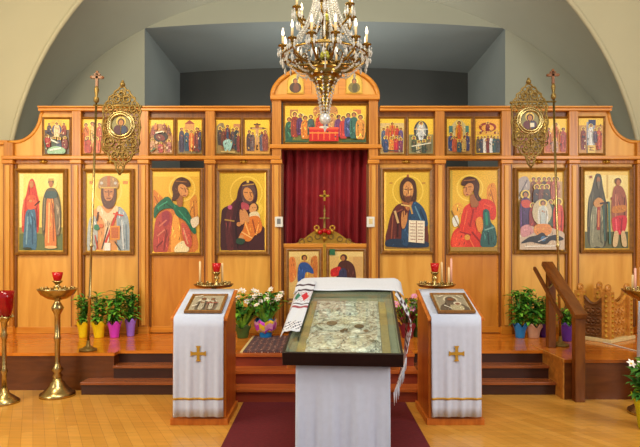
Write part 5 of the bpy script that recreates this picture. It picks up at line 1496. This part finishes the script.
for k in range(10):
    a = 2*PI*k/10+.1; b = MB()
    for q in range(13):
        t = q/12; r_ = .17-(.17-.04)*t**.4; z = zc_(77)+(zc_(116)-zc_(77))*t
        b.octa((r_*math.cos(a), r_*math.sin(a), z), .011, .014)
    b.build('crystal_strand', M['crystal'], ch, True)
b = MB(); b.tube([(.425*math.cos(2*PI*k/36), .425*math.sin(2*PI*k/36), zc_(58)) for k in range(37)], .011, 6); b.tube([(.31*math.cos(2*PI*k/36), .31*math.sin(2*PI*k/36), zc_(52)) for k in range(37)], .009, 6); b.build('ring', M['chbrass'], ch, True)

# ------------------------------------------------------------------ light
def area(name, loc, tgt, size, power, col, sy=None):
    l = bpy.data.lights.new(name, 'AREA'); l.energy = power; l.color = col; l.size = size
    if sy: l.shape = 'RECTANGLE'; l.size_y = sy
    ob = bpy.data.objects.new(name, l); C.objects.link(ob); ob.location = loc
    d = Vector(tgt)-Vector(loc); ob.rotation_euler = d.to_track_quat('-Z', 'Y').to_euler()
    return ob
area('nave_side_fill_left', (-6.4, 1.5, 3.4), (0, 6.0, 1.4), 3.0, 330, (1.0, 0.93, 0.82), 3.0)  # unseen area light added to brighten the nave; no window built here
area('nave_side_fill_right', (6.4, 1.5, 3.4), (0, 6.0, 1.4), 3.0, 330, (1.0, 0.97, 0.96), 3.0)  # counterpart added on the right, likewise without a window in the wall
area('nave_overhead_fill', (0, 1.5, 7.9), (0, 5.0, 0), 3.0, 330, (1.0, 0.95, 0.86))  # overhead fill added above the view to brighten the icon screen
area('warm_fill_left', (-3.6, 4.4, 4.6), (-3.0, 7.6, 1.2), 0.6, 60, (1.0, 0.8, 0.5))  # fill added high on the left to warm the wood; no lamps modelled
area('sanctuary_side_fill_left', (-4.9, 8.6, 2.4), (0, 9.4, 3.4), 0.8, 42, (0.96, 0.97, 1.0), 1.6)  # fill added out of sight behind the screen to brighten the sanctuary; no window
area('sanctuary_side_fill_right', (5.0, 8.6, 2.4), (0, 9.4, 3.4), 0.8, 42, (0.96, 0.97, 1.0), 1.6)  # same added fill from the right side of the sanctuary
area('alcove_fill', (0.1, 9.0, 3.3), (0.1, 9.9, 5.6), 1.6, 55, (1.0, 0.99, 0.96))  # fill added behind the screen to lift the alcove ceiling
pl = bpy.data.lights.new('chandelier_glow', 'POINT'); pl.energy = 18; pl.color = (1, .82, .55); pl.shadow_soft_size = .3
po = bpy.data.objects.new('chandelier_glow', pl); C.objects.link(po); po.location = (.05, 5.4, 4.15)

w = bpy.data.worlds.new('World'); bpy.context.scene.world = w; w.use_nodes = True
bg = w.node_tree.nodes['Background']; bg.inputs['Color'].default_value = (0.95, 0.97, 1.0, 1); bg.inputs['Strength'].default_value = 0.42

# ------------------------------------------------------------------ camera
cam = bpy.data.cameras.new('camera'); cam.lens = F/640*36; cam.sensor_width = 36; cam.sensor_fit = 'HORIZONTAL'
cam.shift_y = (HY-223.5)/640; cam.clip_end = 100
co = bpy.data.objects.new('camera', cam); C.objects.link(co); co.location = (0, 0, CH); co.rotation_euler = (PI/2, 0, 0)
sc = bpy.context.scene
sc.camera = co
sc.view_settings.view_transform = 'Standard'; sc.view_settings.look = 'None'; sc.view_settings.gamma = 1
sc.view_settings.use_curve_mapping = False
sc.view_settings.exposure = 0.18
